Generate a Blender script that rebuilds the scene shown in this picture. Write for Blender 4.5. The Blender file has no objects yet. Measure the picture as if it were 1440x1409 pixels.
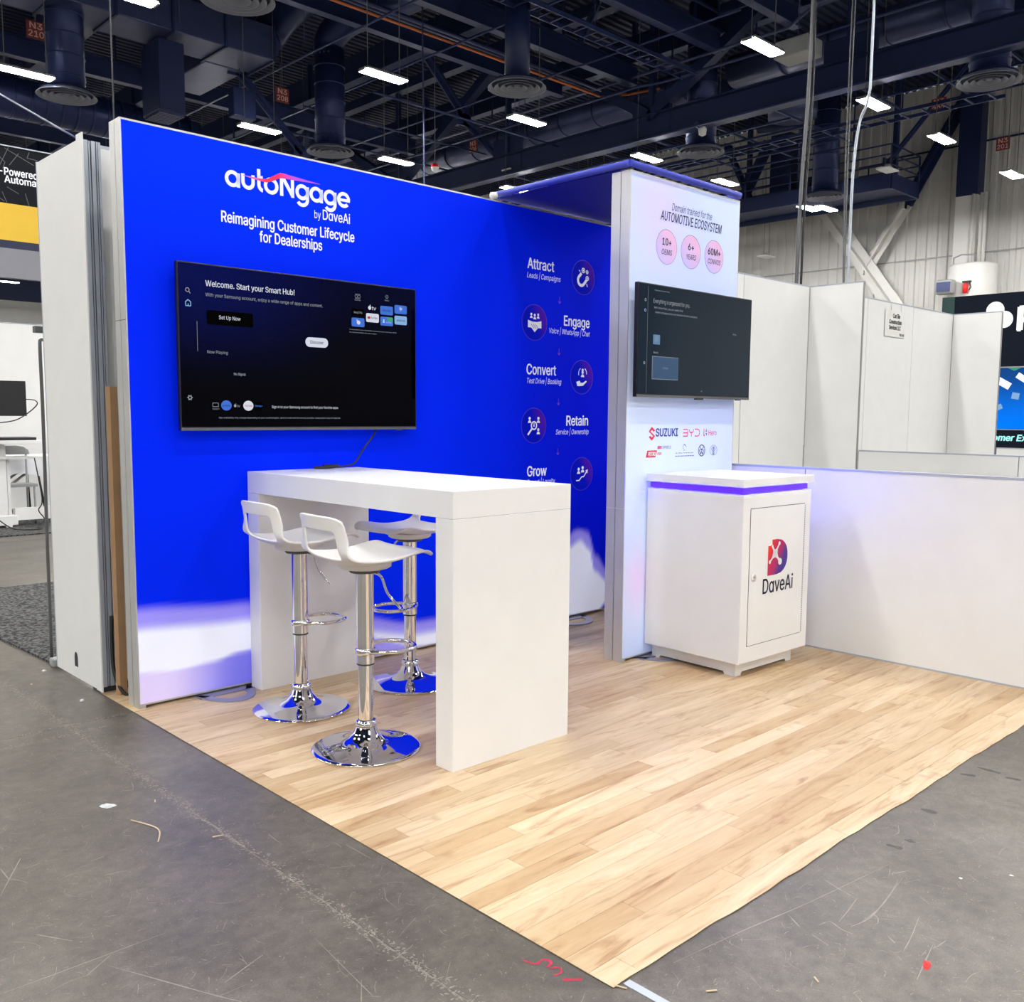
import bpy, math, random
import numpy as np
from mathutils import Matrix, Vector
from mathutils.geometry import delaunay_2d_cdt
R = random.Random(7)
PI = math.pi
sc = bpy.context.scene
COL = sc.collection

# ------------------------------------------------------------------ camera
cam_d = bpy.data.cameras.new('camera'); cam = bpy.data.objects.new('camera', cam_d); COL.objects.link(cam)
yaw, pitch, roll = 0.8028255, -0.1014489, 0.0077302
fw = Vector((math.cos(yaw)*math.cos(pitch), math.sin(yaw)*math.cos(pitch), math.sin(pitch)))
r0 = Vector((math.sin(yaw), -math.cos(yaw), 0)); u0 = r0.cross(fw)
rr = r0*math.cos(roll) + u0*math.sin(roll); uu = -r0*math.sin(roll) + u0*math.cos(roll)
M = Matrix(((rr.x, uu.x, -fw.x, -1.519775), (rr.y, uu.y, -fw.y, -1.250422), (rr.z, uu.z, -fw.z, 1.259283), (0, 0, 0, 1)))
cam.matrix_world = M
cam_d.sensor_fit = 'HORIZONTAL'; cam_d.sensor_width = 36; cam_d.lens = 1321.7331*36/1440
cam_d.shift_x = (720-725.269)/1440; cam_d.shift_y = (717.187-704.5)/1440
cam_d.clip_end = 300
sc.camera = cam
# ------------------------------------------------------------------ world, exposure
w = bpy.data.worlds.new('world'); sc.world = w; w.use_nodes = True
w.node_tree.nodes['Background'].inputs[0].default_value = (0.5, 0.55, 0.65, 1)
w.node_tree.nodes['Background'].inputs[1].default_value = 0.3
sc.view_settings.view_transform = 'Standard'; sc.view_settings.look = 'None'
sc.view_settings.gamma = 1; sc.view_settings.use_curve_mapping = False
sc.view_settings.exposure = 0.38
LAMP = 140.0            # radiance of the hall's high-bay diffusers
LED = 18.0

# ------------------------------------------------------------------ materials
def mat(name, col, rough=0.5, metal=0.0, emit=None, es=0.0, coat=0.0, noise=None, bump=None, spec=None):
    m = bpy.data.materials.new(name); m.use_nodes = True
    nt = m.node_tree; b = nt.nodes['Principled BSDF']
    b.inputs['Base Color'].default_value = (*col, 1); b.inputs['Roughness'].default_value = rough
    b.inputs['Metallic'].default_value = metal
    if coat: b.inputs['Coat Weight'].default_value = coat; b.inputs['Coat Roughness'].default_value = 0.08
    if spec is not None: b.inputs['Specular IOR Level'].default_value = spec
    if emit: b.inputs['Emission Color'].default_value = (*emit, 1); b.inputs['Emission Strength'].default_value = es
    tc = nt.nodes.new('ShaderNodeTexCoord')
    n = nt.nodes.new('ShaderNodeTexNoise'); nt.links.new(tc.outputs['Object'], n.inputs['Vector'])
    sc_, amt = noise if noise else (6.0, 0.04)
    n.inputs['Scale'].default_value = sc_; n.inputs['Detail'].default_value = 4
    mx = nt.nodes.new('ShaderNodeMix'); mx.data_type = 'RGBA'
    mx.inputs[6].default_value = (*[c*(1-amt) for c in col], 1); mx.inputs[7].default_value = (*[min(1, c*(1+amt)) for c in col], 1)
    nt.links.new(n.outputs['Fac'], mx.inputs[0]); nt.links.new(mx.outputs[2], b.inputs['Base Color'])
    if bump:
        n2 = nt.nodes.new('ShaderNodeTexNoise'); n2.inputs['Scale'].default_value = bump[0]; nt.links.new(tc.outputs['Object'], n2.inputs['Vector'])
        bp = nt.nodes.new('ShaderNodeBump'); bp.inputs['Strength'].default_value = bump[1]; bp.inputs['Distance'].default_value = 0.01
        nt.links.new(n2.outputs['Fac'], bp.inputs['Height']); nt.links.new(bp.outputs[0], b.inputs['Normal'])
    return m
def vmat(name, rough=0.6, es=0.0):
    m = bpy.data.materials.new(name); m.use_nodes = True; nt = m.node_tree; b = nt.nodes['Principled BSDF']
    a = nt.nodes.new('ShaderNodeVertexColor'); a.layer_name = 'print'
    nt.links.new(a.outputs[0], b.inputs['Base Color']); b.inputs['Roughness'].default_value = rough
    b.inputs['Specular IOR Level'].default_value = 0.03
    if es:
        nt.links.new(a.outputs[0], b.inputs['Emission Color']); b.inputs['Emission Strength'].default_value = es
    return m
white = mat('white_laminate', (.80, .80, .79), .38)
wpanel = mat('white_hardwall_panel', (.80, .80, .78), .45)
wpaint = mat('white_painted_metal', (.66, .65, .62), .5, noise=(2, .05))
alu = mat('anodised_aluminium', (.60, .60, .58), .42, .55, noise=(12, .06))
alud = mat('grey_aluminium', (.42, .46, .52), .45, .25, noise=(10, .06))
gap = mat('dark_joint', (.03, .03, .035), .7)
seam = mat('grey_seam', (.28, .28, .28), .6)
chrome = mat('chrome', (.86, .86, .86), .04, 1.0, noise=(3, .01))
plastic = mat('white_plastic', (.83, .82, .79), .32)
black = mat('black_plastic', (.008, .008, .010), .35)
rubber = mat('black_rubber', (.012, .012, .014), .55)
navy = mat('navy_painted_steel', (.008, .019, .080), .5, noise=(1.5, .25))
navyl = mat('blue_grey_steel', (.022, .036, .120), .45, .2, noise=(1.5, .25))
deckm = mat('navy_roof_deck', (.005, .011, .048), .6, noise=(1, .3))
ductm = mat('blue_grey_duct_metal', (.020, .032, .110), .36, .45, noise=(3, .3))
ductl = mat('galvanised_duct_metal', (.060, .076, .175), .36, .4, noise=(2, .35))
diffm = mat('grey_diffuser_metal', (.22, .24, .31), .4, .2)
housing = mat('grey_lamp_housing', (.35, .36, .38), .4, .4)
glow = mat('lamp_diffuser', (.9, .9, .9), .5, emit=(1.0, .99, .97), es=LAMP)
ledm = mat('violet_led', (.05, .01, .2), .5, emit=(.005, .001, 1.0), es=LED)
inkw = mat('white_ink', (.86, .88, .92), .6, emit=(.8, .85, 1), es=.12)
inkn = mat('navy_ink', (.012, .016, .075), .5)
inkb = mat('blue_ink', (.01, .03, .36), .5)
inkr = mat('red_ink', (.72, .02, .06), .5)
inkp = mat('pink_ink', (.75, .08, .22), .5)
inko = mat('orange_ink', (.85, .2, .1), .5)
inkg = mat('grey_ink', (.16, .19, .30), .5)
inkm = mat('magenta_line', (.16, .07, .70), .5)
canvas = mat('dark_blue_fabric', (.001, .003, .30), .7, noise=(3, .1))
tubeb = mat('blue_fabric_tube', (.05, .07, .52), .5)
yellow = mat('yellow_banner', (.72, .46, .03), .6)
blackb = mat('black_banner', (.007, .008, .012), .7, spec=.15)
greyb = mat('grey_banner', (.22, .22, .25), .6)
cardb = mat('brown_cardboard', (.42, .25, .13), .85, noise=(14, .15))
foot = mat('lavender_grey_foot', (.33, .33, .45), .35, .4)
paper = mat('white_paper', (.78, .78, .74), .8)
redp = mat('red_plastic', (.75, .012, .012), .4)
orange = mat('orange_cable', (.50, .13, .03), .6)
rope = mat('grey_drape', (.12, .12, .13), .7)
cloth = mat('white_cloth', (.80, .81, .84), .85)
greyp = mat('grey_plastic', (.35, .36, .36), .5)
tape = mat('pale_blue_tape', (.45, .50, .57), .5)
plate = mat('red_sign_plate', (.22, .035, .03), .5)
inkpk = mat('pale_pink_ink', (.75, .45, .38), .5)
darkg = mat('dark_grey_frame', (.10, .105, .105), .5)
wood_s = mat('wood_splinter', (.55, .45, .30), .8)
dled = mat('dark_led_fascia', (.006, .010, .020), .6, spec=.1)
teal = mat('teal_lettering', (.3, .75, .72), .5, emit=(.35, .85, .8), es=.35)
wled = mat('white_lit_lettering', (.8, .8, .8), .5, emit=(.8, .85, .85), es=.35)
scrw = mat('screen_white', (.03, .03, .03), .3, emit=(.62, .66, .75), es=.75)
scrg = mat('screen_grey', (.03, .03, .03), .3, emit=(.30, .33, .38), es=.6)
scrb = mat('screen_blue', (.01, .02, .05), .3, emit=(.03, .16, .75), es=.6)
scrl = mat('screen_light_blue', (.02, .03, .05), .3, emit=(.25, .5, .85), es=.6)
scrr = mat('screen_red', (.05, 0, 0), .3, emit=(.6, .01, .02), es=.6)
scrgn = mat('screen_green', (.0, .05, 0), .3, emit=(.05, .45, .25), es=.5)
scrd = mat('screen_black', (.0, .0, .0), .2, spec=.05)

# concrete
def concrete():
    m = bpy.data.materials.new('polished_concrete'); m.use_nodes = True; nt = m.node_tree; b = nt.nodes['Principled BSDF']
    L = nt.links.new
    g = nt.nodes.new('ShaderNodeNewGeometry')
    def noise(scale, det=6, rough=.6, vec=None, dist=0):
        n = nt.nodes.new('ShaderNodeTexNoise'); n.inputs['Scale'].default_value = scale; n.inputs['Detail'].default_value = det
        n.inputs['Roughness'].default_value = rough; n.inputs['Distortion'].default_value = dist
        L(vec if vec else g.outputs['Position'], n.inputs['Vector']); return n.outputs['Fac']
    def ramp(f, a, b_, ca, cb):
        r = nt.nodes.new('ShaderNodeValToRGB'); r.color_ramp.elements[0].position = a; r.color_ramp.elements[1].position = b_
        r.color_ramp.elements[0].color = (*ca, 1); r.color_ramp.elements[1].color = (*cb, 1); L(f, r.inputs[0]); return r.outputs[0]
    def mix(f, a, b_, t='MIX'):
        x = nt.nodes.new('ShaderNodeMix'); x.data_type = 'RGBA'; x.blend_type = t
        if isinstance(f, float): x.inputs[0].default_value = f
        else: L(f, x.inputs[0])
        L(a, x.inputs[6]); L(b_, x.inputs[7]); return x.outputs[2]
    base = ramp(noise(.9, 8, .62), .3, .72, (.076, .066, .054), (.162, .144, .119))
    fine = ramp(noise(22, 8, .7), .3, .75, (.66, .66, .66), (1.3, 1.3, 1.3))
    c = mix(1.0, base, fine, 'MULTIPLY')
    c = mix(1.0, c, ramp(noise(3.2, 10, .75), .35, .62, (.72, .72, .72), (1.12, 1.12, 1.12)), 'MULTIPLY')
    c = mix(1.0, c, ramp(noise(240, 3, .7), .35, .65, (.80, .80, .80), (1.18, 1.18, 1.18)), 'MULTIPLY')
    lt = nt.nodes.new('ShaderNodeRGB'); lt.outputs[0].default_value = (.30, .275, .235, 1)
    # specks of dust
    sp = ramp(noise(95, 2, .5), .69, .74, (0, 0, 0), (.6, .6, .6)); c = mix(sp, c, lt.outputs[0])
    L(c, b.inputs['Base Color'])
    mr = nt.nodes.new('ShaderNodeMapRange'); mr.inputs['From Min'].default_value = 0; mr.inputs['From Max'].default_value = 1; mr.inputs['To Min'].default_value = .30; mr.inputs['To Max'].default_value = .48
    L(noise(1.4, 3), mr.inputs['Value']); L(mr.outputs[0], b.inputs['Roughness'])
    b.inputs['Specular IOR Level'].default_value = .5
    bp = nt.nodes.new('ShaderNodeBump'); bp.inputs['Strength'].default_value = .06; bp.inputs['Distance'].default_value = .01
    L(noise(14, 6), bp.inputs['Height']); L(bp.outputs[0], b.inputs['Normal'])
    return m
conc = concrete()
filler = mat('crumbled_joint_filler', (.20, .19, .165), .9, noise=(60, .6), bump=(80, .6))
def carpetmat():
    m = bpy.data.materials.new('speckled_grey_carpet'); m.use_nodes = True; nt = m.node_tree; b = nt.nodes['Principled BSDF']
    g = nt.nodes.new('ShaderNodeNewGeometry'); n = nt.nodes.new('ShaderNodeTexNoise'); n.inputs['Scale'].default_value = 55; n.inputs['Detail'].default_value = 3
    nt.links.new(g.outputs['Position'], n.inputs['Vector']); r = nt.nodes.new('ShaderNodeValToRGB'); e = r.color_ramp.elements
    e[0].position = .42; e[0].color = (.006, .006, .006, 1); e[1].position = .60; e[1].color = (.12, .12, .12, 1)
    nt.links.new(n.outputs['Fac'], r.inputs[0]); nt.links.new(r.outputs[0], b.inputs['Base Color']); b.inputs['Roughness'].default_value = .95
    bp = nt.nodes.new('ShaderNodeBump'); bp.inputs['Strength'].default_value = .8; bp.inputs['Distance'].default_value = .01; nt.links.new(n.outputs['Fac'], bp.inputs['Height']); nt.links.new(bp.outputs[0], b.inputs['Normal'])
    return m
carpet = carpetmat()

def plankmat():
    m = bpy.data.materials.new('maple_wood_vinyl'); m.use_nodes = True; nt = m.node_tree; b = nt.nodes['Principled BSDF']; L = nt.links.new
    g = nt.nodes.new('ShaderNodeNewGeometry'); oi = nt.nodes.new('ShaderNodeObjectInfo')
    mul = nt.nodes.new('ShaderNodeVectorMath'); mul.operation = 'SCALE'; mul.inputs[0].default_value = (37, 19, 53); L(oi.outputs['Random'], mul.inputs['Scale'])
    add = nt.nodes.new('ShaderNodeVectorMath'); add.operation = 'ADD'; L(g.outputs['Position'], add.inputs[0]); L(mul.outputs[0], add.inputs[1])
    mp = nt.nodes.new('ShaderNodeMapping'); mp.inputs['Scale'].default_value = (1.0, 7.0, 1); L(add.outputs[0], mp.inputs[0])
    n = nt.nodes.new('ShaderNodeTexNoise'); n.inputs['Scale'].default_value = 2.6; n.inputs['Detail'].default_value = 8; n.inputs['Roughness'].default_value = .62; n.inputs['Distortion'].default_value = 1.2
    L(mp.outputs[0], n.inputs['Vector'])
    r = nt.nodes.new('ShaderNodeValToRGB'); e = r.color_ramp.elements
    e[0].position = .30; e[0].color = (.36, .20, .095, 1); e[1].position = .68; e[1].color = (.63, .49, .32, 1)
    x = e.new(.45); x.color = (.54, .39, .228, 1); L(n.outputs['Fac'], r.inputs[0])
    tone = nt.nodes.new('ShaderNodeValToRGB'); e = tone.color_ramp.elements
    e[0].color = (.84, .76, .66, 1); e[1].color = (1.14, 1.18, 1.26, 1); x = e.new(.35); x.color = (.98, .97, .95, 1); L(oi.outputs['Random'], tone.inputs[0])
    mx = nt.nodes.new('ShaderNodeMix'); mx.data_type = 'RGBA'; mx.blend_type = 'MULTIPLY'; mx.inputs[0].default_value = 1
    L(r.outputs[0], mx.inputs[6]); L(tone.outputs[0], mx.inputs[7])
    # knots
    k = nt.nodes.new('ShaderNodeTexNoise'); k.inputs['Scale'].default_value = 7; k.inputs['Detail'].default_value = 3; L(add.outputs[0], k.inputs['Vector'])
    kr = nt.nodes.new('ShaderNodeValToRGB'); kr.color_ramp.elements[0].position = .64; kr.color_ramp.elements[1].position = .78
    kr.color_ramp.elements[0].color = (0, 0, 0, 1); kr.color_ramp.elements[1].color = (.7, .7, .7, 1); L(k.outputs['Fac'], kr.inputs[0])
    m2 = nt.nodes.new('ShaderNodeMix'); m2.data_type = 'RGBA'; m2.inputs[7].default_value = (.33, .18, .09, 1); L(kr.outputs[0], m2.inputs[0]); L(mx.outputs[2], m2.inputs[6])
    L(m2.outputs[2], b.inputs['Base Color']); b.inputs['Roughness'].default_value = .42
    return m
plankm = plankmat()

# ------------------------------------------------------------------ mesh helpers
class MB:
    def __init__(s): s.v = []; s.f = []; s.sm = []; s.c = []
    def add(s, vs, fs, smooth=False, cols=None):
        o = len(s.v); s.v += [tuple(p) for p in vs]; s.f += [tuple(i+o for i in f) for f in fs]; s.sm += [smooth]*len(fs)
        s.c += (cols if cols else [(1, 1, 1)]*len(vs)); return s
    def box(s, x0, x1, y0, y1, z0, z1):
        return s.add([(x0,y0,z0),(x1,y0,z0),(x1,y1,z0),(x0,y1,z0),(x0,y0,z1),(x1,y0,z1),(x1,y1,z1),(x0,y1,z1)],
                     [(0,3,2,1),(4,5,6,7),(0,1,5,4),(1,2,6,5),(2,3,7,6),(3,0,4,7)])
    def bar(s, a, b, wd, ht, up=(0,0,1)):
        a = Vector(a); b = Vector(b); d = (b-a).normalized(); u = Vector(up)
        if abs(d.dot(u)) > .98: u = Vector((1, 0, 0))
        sd = d.cross(u).normalized(); u = sd.cross(d).normalized(); vs = []
        for p in (a, b):
            for i, j in ((-1,-1),(1,-1),(1,1),(-1,1)): vs.append(p + sd*(i*wd/2) + u*(j*ht/2))
        return s.add(vs, [(0,3,2,1),(4,5,6,7),(0,1,5,4),(1,2,6,5),(2,3,7,6),(3,0,4,7)])
    def tube(s, path, r, n=8, caps=True):
        P = [Vector(p) for p in path]; vs = []; fs = []; ref = None
        for i, p in enumerate(P):
            d = (P[min(i+1, len(P)-1)]-P[max(i-1, 0)]).normalized()
            if ref is None: ref = Vector((0, 0, 1)) if abs(d.z) < .9 else Vector((1, 0, 0))
            a = d.cross(ref).normalized(); bb = d.cross(a).normalized(); ref = -bb if False else a.cross(d)
            rad = r[i] if isinstance(r, (list, tuple)) else r
            for k in range(n):
                t = 2*PI*k/n; vs.append(p + a*(rad*math.cos(t)) + bb*(rad*math.sin(t)))
        for i in range(len(P)-1):
            for k in range(n):
                k2 = (k+1) % n; fs.append((i*n+k, i*n+k2, (i+1)*n+k2, (i+1)*n+k))
        s.add(vs, fs, True)
        if caps:
            o = len(s.v)-len(vs)
            s.f += [tuple(o+k for k in range(n))[::-1], tuple(o+(len(P)-1)*n+k for k in range(n))]; s.sm += [False, False]
        return s
    def lathe(s, prof, cx=0, cy=0, n=32, cz=0):
        vs = []; fs = []
        for r, z in prof:
            for k in range(n):
                t = 2*PI*k/n; vs.append((cx+r*math.cos(t), cy+r*math.sin(t), cz+z))
        for i in range(len(prof)-1):
            for k in range(n):
                k2 = (k+1) % n; fs.append((i*n+k, i*n+k2, (i+1)*n+k2, (i+1)*n+k))
        return s.add(vs, fs, True)
    def poly(s, pts, cols=None): return s.add(pts, [tuple(range(len(pts)))], False, cols)
    def extr(s, pts, vec):
        n = len(pts); v = Vector(vec); a = [Vector(p) for p in pts]
        return s.add(a+[p+v for p in a], [tuple(range(n))[::-1], tuple(range(n, 2*n))]+[(i, (i+1) % n, n+(i+1) % n, n+i) for i in range(n)])
    def build(s, name, m, parent=None, bevel=0, color=False, local=False):
        me = bpy.data.meshes.new(name); me.from_pydata([tuple(v) for v in s.v], [], s.f); me.update()
        me.polygons.foreach_set('use_smooth', s.sm)
        if color:
            a = me.color_attributes.new('print', 'FLOAT_COLOR', 'POINT')
            a.data.foreach_set('color', [q for c in s.c for q in (*c, 1.0)])
        me.materials.append(m)
        o = bpy.data.objects.new(name, me); COL.objects.link(o)
        if parent is not None:
            o.parent = parent
            if not local:
                q = parent; off = Vector((0, 0, 0))
                while q is not None: off += q.location; q = q.parent
                o.location = -off
        if bevel:
            b = o.modifiers.new('bevel', 'BEVEL'); b.width = bevel; b.segments = 2; b.limit_method = 'ANGLE'; b.angle_limit = .7
        return o
def box(*a): return MB().box(*a)
def tag(o, label, cat, group=None, kind=None):
    if label: o['label'] = label
    if cat: o['category'] = cat
    if group: o['group'] = group
    if kind: o['kind'] = kind
    return o
def thing(name, label, cat, loc=(0, 0, 0), group=None, rz=0):
    o = bpy.data.objects.new(name, None); COL.objects.link(o); o.location = loc; o.rotation_euler = (0, 0, rz); o.empty_display_size = .1
    return tag(o, label, cat, group)
def struct(o, label=None):
    o['kind'] = 'structure'
    if label: o['label'] = label
    return o
def dup(o, loc=None, rz=None, label=None, parent=None):
    c = o.copy(); COL.objects.link(c)
    if parent is not None: c.parent = parent
    if loc is not None: c.location = loc
    if rz is not None: c.rotation_euler = (0, 0, rz)
    if label: c['label'] = label
    for ch in list(o.children): dup(ch, parent=c)
    return c

# planes: front(y) faces -Y, u = world x, v = world z ; side(x) faces -X, u = -world y
def front(y): return lambda u, v, d=0: (u, y-d, v)
def side(x): return lambda u, v, d=0: (x-d, -u, v)
def smooth_path(pts, k=6):
    P = [Vector(p) for p in pts]; out = []
    for i in range(len(P)-1):
        a, b, c, d = P[max(i-1, 0)], P[i], P[i+1], P[min(i+2, len(P)-1)]
        for j in range(k):
            t = j/k; out.append(.5*((2*b)+(-a+c)*t+(2*a-5*b+4*c-d)*t*t+(-a+3*b-3*c+d)*t**3))
    return out+[P[-1]]
_tc = {}
try: INTER = bpy.data.fonts.load(bpy.utils.resource_path('LOCAL')+'/datafiles/fonts/Inter.woff2')   # the sans face that ships inside Blender
except Exception: INTER = None
def textmesh(s, bold):
    key = (s, bold)
    if key in _tc: return _tc[key]
    cu = bpy.data.curves.new('t', 'FONT'); cu.body = s; cu.size = 1
    if INTER: cu.font = INTER
    elif '\u0251' in s: cu.body = s.replace('\u0251', 'a')
    cu.resolution_u = 3; cu.fill_mode = 'NONE'
    o = bpy.data.objects.new('t', cu); COL.objects.link(o)
    dg = bpy.context.evaluated_depsgraph_get(); me = o.evaluated_get(dg).to_mesh()
    pv = [(v.co.x, v.co.y) for v in me.vertices]; ed = [tuple(e.vertices) for e in me.edges]
    o.evaluated_get(dg).to_mesh_clear(); bpy.data.objects.remove(o); bpy.data.curves.remove(cu)
    # the curve's outline edges keep their direction : fill by the non-zero winding rule
    V, _, F = delaunay_2d_cdt([Vector(p) for p in pv], ed, [], 0, 1e-6)[:3]
    vs = [(p.x, p.y, 0.0) for p in V]
    if F:
        A = np.array([pv[i] for i, j in ed]); B = np.array([pv[j] for i, j in ed])
        C = np.array([[sum(vs[i][0] for i in f)/len(f), sum(vs[i][1] for i in f)/len(f)] for f in F]); keep = []
        for k in range(0, len(C), 400):
            px = C[k:k+400, 0:1]; py = C[k:k+400, 1:2]
            upw = (A[:, 1] <= py) & (B[:, 1] > py); dnw = (A[:, 1] > py) & (B[:, 1] <= py)
            cr = (B[:, 0]-A[:, 0])*(py-A[:, 1])-(px-A[:, 0])*(B[:, 1]-A[:, 1])
            wn = (upw & (cr > 0)).sum(1)-(dnw & (cr < 0)).sum(1); keep += list(wn != 0)
        fs = [tuple(f) for f, q in zip(F, keep) if q]
    else: fs = []
    used = sorted({i for f in fs for i in f}); mp = {i: k for k, i in enumerate(used)}
    vs = [vs[i] for i in used]; fs = [tuple(mp[i] for i in f) for f in fs]
    if bold:          # embolden by overlaid copies shifted a hair sideways and up
        q = bold*1.15; n = len(vs); V = []; F = []
        for k, (dx, dy) in enumerate(((0, 0), (-q, 0), (q, 0), (0, q*.6), (0, -q*.6), (q*.7, q*.5), (-q*.7, -q*.5))):
            V += [(a[0]+dx, a[1]+dy, k*.00003) for a in vs]; F += [tuple(i+k*n for i in f) for f in fs]
        vs, fs = V, F
    _tc[key] = (vs, fs); return vs, fs
def text(s, pl, u, v, width, cap, m, parent, bold=0.0, shear=0.0, d=.0015, align='l', name='lettering', label=None):
    vs, fs = textmesh(s, bold)
    x0 = min(a[0] for a in vs); x1 = max(a[0] for a in vs); sx = width/(x1-x0); sy = cap/CAPH
    if align == 'c': u -= width/2
    if align == 'r': u -= width
    b = MB().add([pl(u+(a[0]-x0)*sx+a[1]*sy*shear, v+a[1]*sy, d+a[2]) for a in vs], fs)
    o = b.build(name, m, parent)
    if label: o['label'] = label
    return o
CAPH = max(a[1] for a in textmesh('H', 0.0)[0])
def disc(b, pl, u, v, r, d=.001, n=28, rv=None, a0=0, a1=2*PI):
    pts = [pl(u+r*math.cos(a0+(a1-a0)*k/n), v+(rv or r)*math.sin(a0+(a1-a0)*k/n), d) for k in range(n if a1-a0 > 6.28 else n+1)]
    return b.poly(pts)
def ring(b, pl, u, v, r, wd, d=.001, n=40, a0=0, a1=2*PI, rv=None):
    vs = []; fs = []; q = (rv or r)/r
    for k in range(n+1):
        t = a0+(a1-a0)*k/n
        for rad in (r-wd/2, r+wd/2): vs.append(pl(u+rad*math.cos(t), v+q*rad*math.sin(t), d))
    for k in range(n): fs.append((2*k, 2*k+1, 2*k+3, 2*k+2))
    return b.add(vs, fs)
def seg(b, pl, p, q, wd, d=.001):
    px, pz = p; qx, qz = q; L = math.hypot(qx-px, qz-pz); nx, nz = -(qz-pz)/L*wd/2, (qx-px)/L*wd/2
    return b.poly([pl(px+nx, pz+nz, d), pl(px-nx, pz-nz, d), pl(qx-nx, qz-nz, d), pl(qx+nx, qz+nz, d)])
def rrect(b, pl, u0, u1, v0, v1, r, d=.001):
    pts = []
    for cx, cz, a in ((u1-r, v1-r, 0), (u0+r, v1-r, 90), (u0+r, v0+r, 180), (u1-r, v0+r, 270)):
        for k in range(5): t = math.radians(a+k*22.5); pts.append(pl(cx+r*math.cos(t), cz+r*math.sin(t), d))
    return b.poly(pts)
def person(b, pl, u, v, s, d=.003):
    disc(b, pl, u, v+s*.9, s*.42, d, 14); pts = [pl(u+s*.62*math.cos(PI*k/10), v-s*.3+s*.72*math.sin(PI*k/10), d) for k in range(11)]; b.poly(pts)

# ================================================================== HALL SHELL
X0, X1, Y0, Y1, ZC = -25.0, 37.0, -25.0, 78.0, 14.2
fl = box(X0, X1, Y0, Y1, -.3, -.0012).build('floor', filler); struct(fl, 'polished grey concrete hall floor, scratched and dusty')
xs = [X0, -18.7, -12.5, -6.4, -.262, 5.9, 12.1, 18.3, 24.5, 30.7, X1]
ys = [Y0, -21.2, -15.2, -9.3, -3.4, 2.63, 8.6, 14.6, 20.6, 26.6, 32.6, 38.6, 44.6, 50.6, 56.6, 62.6, 68.6, Y1]
g2 = .0035
def jit(a, b, n, amp):
    out = []
    for k in range(n):
        t = k/n; p = [a[0]+(b[0]-a[0])*t, a[1]+(b[1]-a[1])*t]
        if k: j = R.uniform(-amp, amp); 
        else: j = 0
        if a[0] == b[0]: p[0] += j
        else: p[1] += j
        out.append(tuple(p))
    return out
for i in range(len(xs)-1):
    for j in range(len(ys)-1):
        a, b_, c, d_ = xs[i]+g2, xs[i+1]-g2, ys[j]+g2, ys[j+1]-g2
        near = i in (3, 4) and j in (3, 4, 5)
        n = 160 if near else 1
        pts = jit((a, c), (b_, c), n, .003)+jit((b_, c), (b_, d_), n, .003)+jit((b_, d_), (a, d_), n, .003)+jit((a, d_), (a, c), n, .003)
        mb = MB()
        mb.extr([(p[0], p[1], -.0011) for p in pts], (0, 0, .0011)).build('slab', conc, fl)
# walls
def ribbed(p_of, length, pitch, depth, z0, z1, name, m):
    n = int(length/pitch); vs = []; fs = []
    prof = [(0, 0), (.36, 0), (.44, 1), (.92, 1)]
    us = [(k*pitch+a*pitch, dd*depth) for k in range(n) for a, dd in prof]+[(n*pitch, 0)]
    for u, dd in us:
        vs.append(p_of(u, dd, z0)); vs.append(p_of(u, dd, z1))
    for k in range(len(us)-1): fs.append((2*k, 2*k+2, 2*k+3, 2*k+1))
    return MB().add(vs, fs).build(name, m)
struct(ribbed(lambda u, d, z: (X1-d, Y0+u, z), Y1-Y0, .42, .06, 0, ZC, 'wall_right', wpaint), 'tall white ribbed metal hall wall')
struct(box(X1+.001, X1+.2, Y0, Y1, 0, ZC).build('wall_right', wpaint))
struct(box(X0, X1, Y1, Y1+.2, 0, 9.6).build('wall_back', wpaint))
struct(box(X0, X1, Y1, Y1+.2, 9.6, ZC).build('wall_back', navy))
struct(box(X0-.2, X0, Y0, Y1, 0, ZC).build('wall_left', mat('grey_wall', (.20, .20, .22), .7)))
struct(box(X0, X1, Y0-.2, Y0, 0, ZC).build('wall_front', mat('grey_wall_2', (.24, .24, .25), .7)))
# corrugated roof deck
n = int((Y1-Y0)/.30); vs = []; fs = []
us = [(Y0+(k+a)*.30, dd*.08) for k in range(n) for a, dd in ((0, 0), (.4, 0), (.5, 1), (.9, 1))]+[(Y1, 0)]
for y, dd in us: vs += [(X0, y, ZC+dd), (X1, y, ZC+dd)]
for k in range(len(us)-1): fs.append((2*k, 2*k+1, 2*k+3, 2*k+2))
struct(MB().add(vs, fs).build('ceiling', deckm), 'dark navy corrugated roof deck')
struct(box(X0, X1, Y0, Y1, ZC+.2, ZC+.3).build('ceiling', deckm))
struct(box(X1-.12, X1-.06, 5, 17, 11.7, 11.76).build('trim_1', navy))
struct(box(X1-.1, X1-.06, 5, 24, 7.55, 7.6).build('trim_2', greyp))

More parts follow.
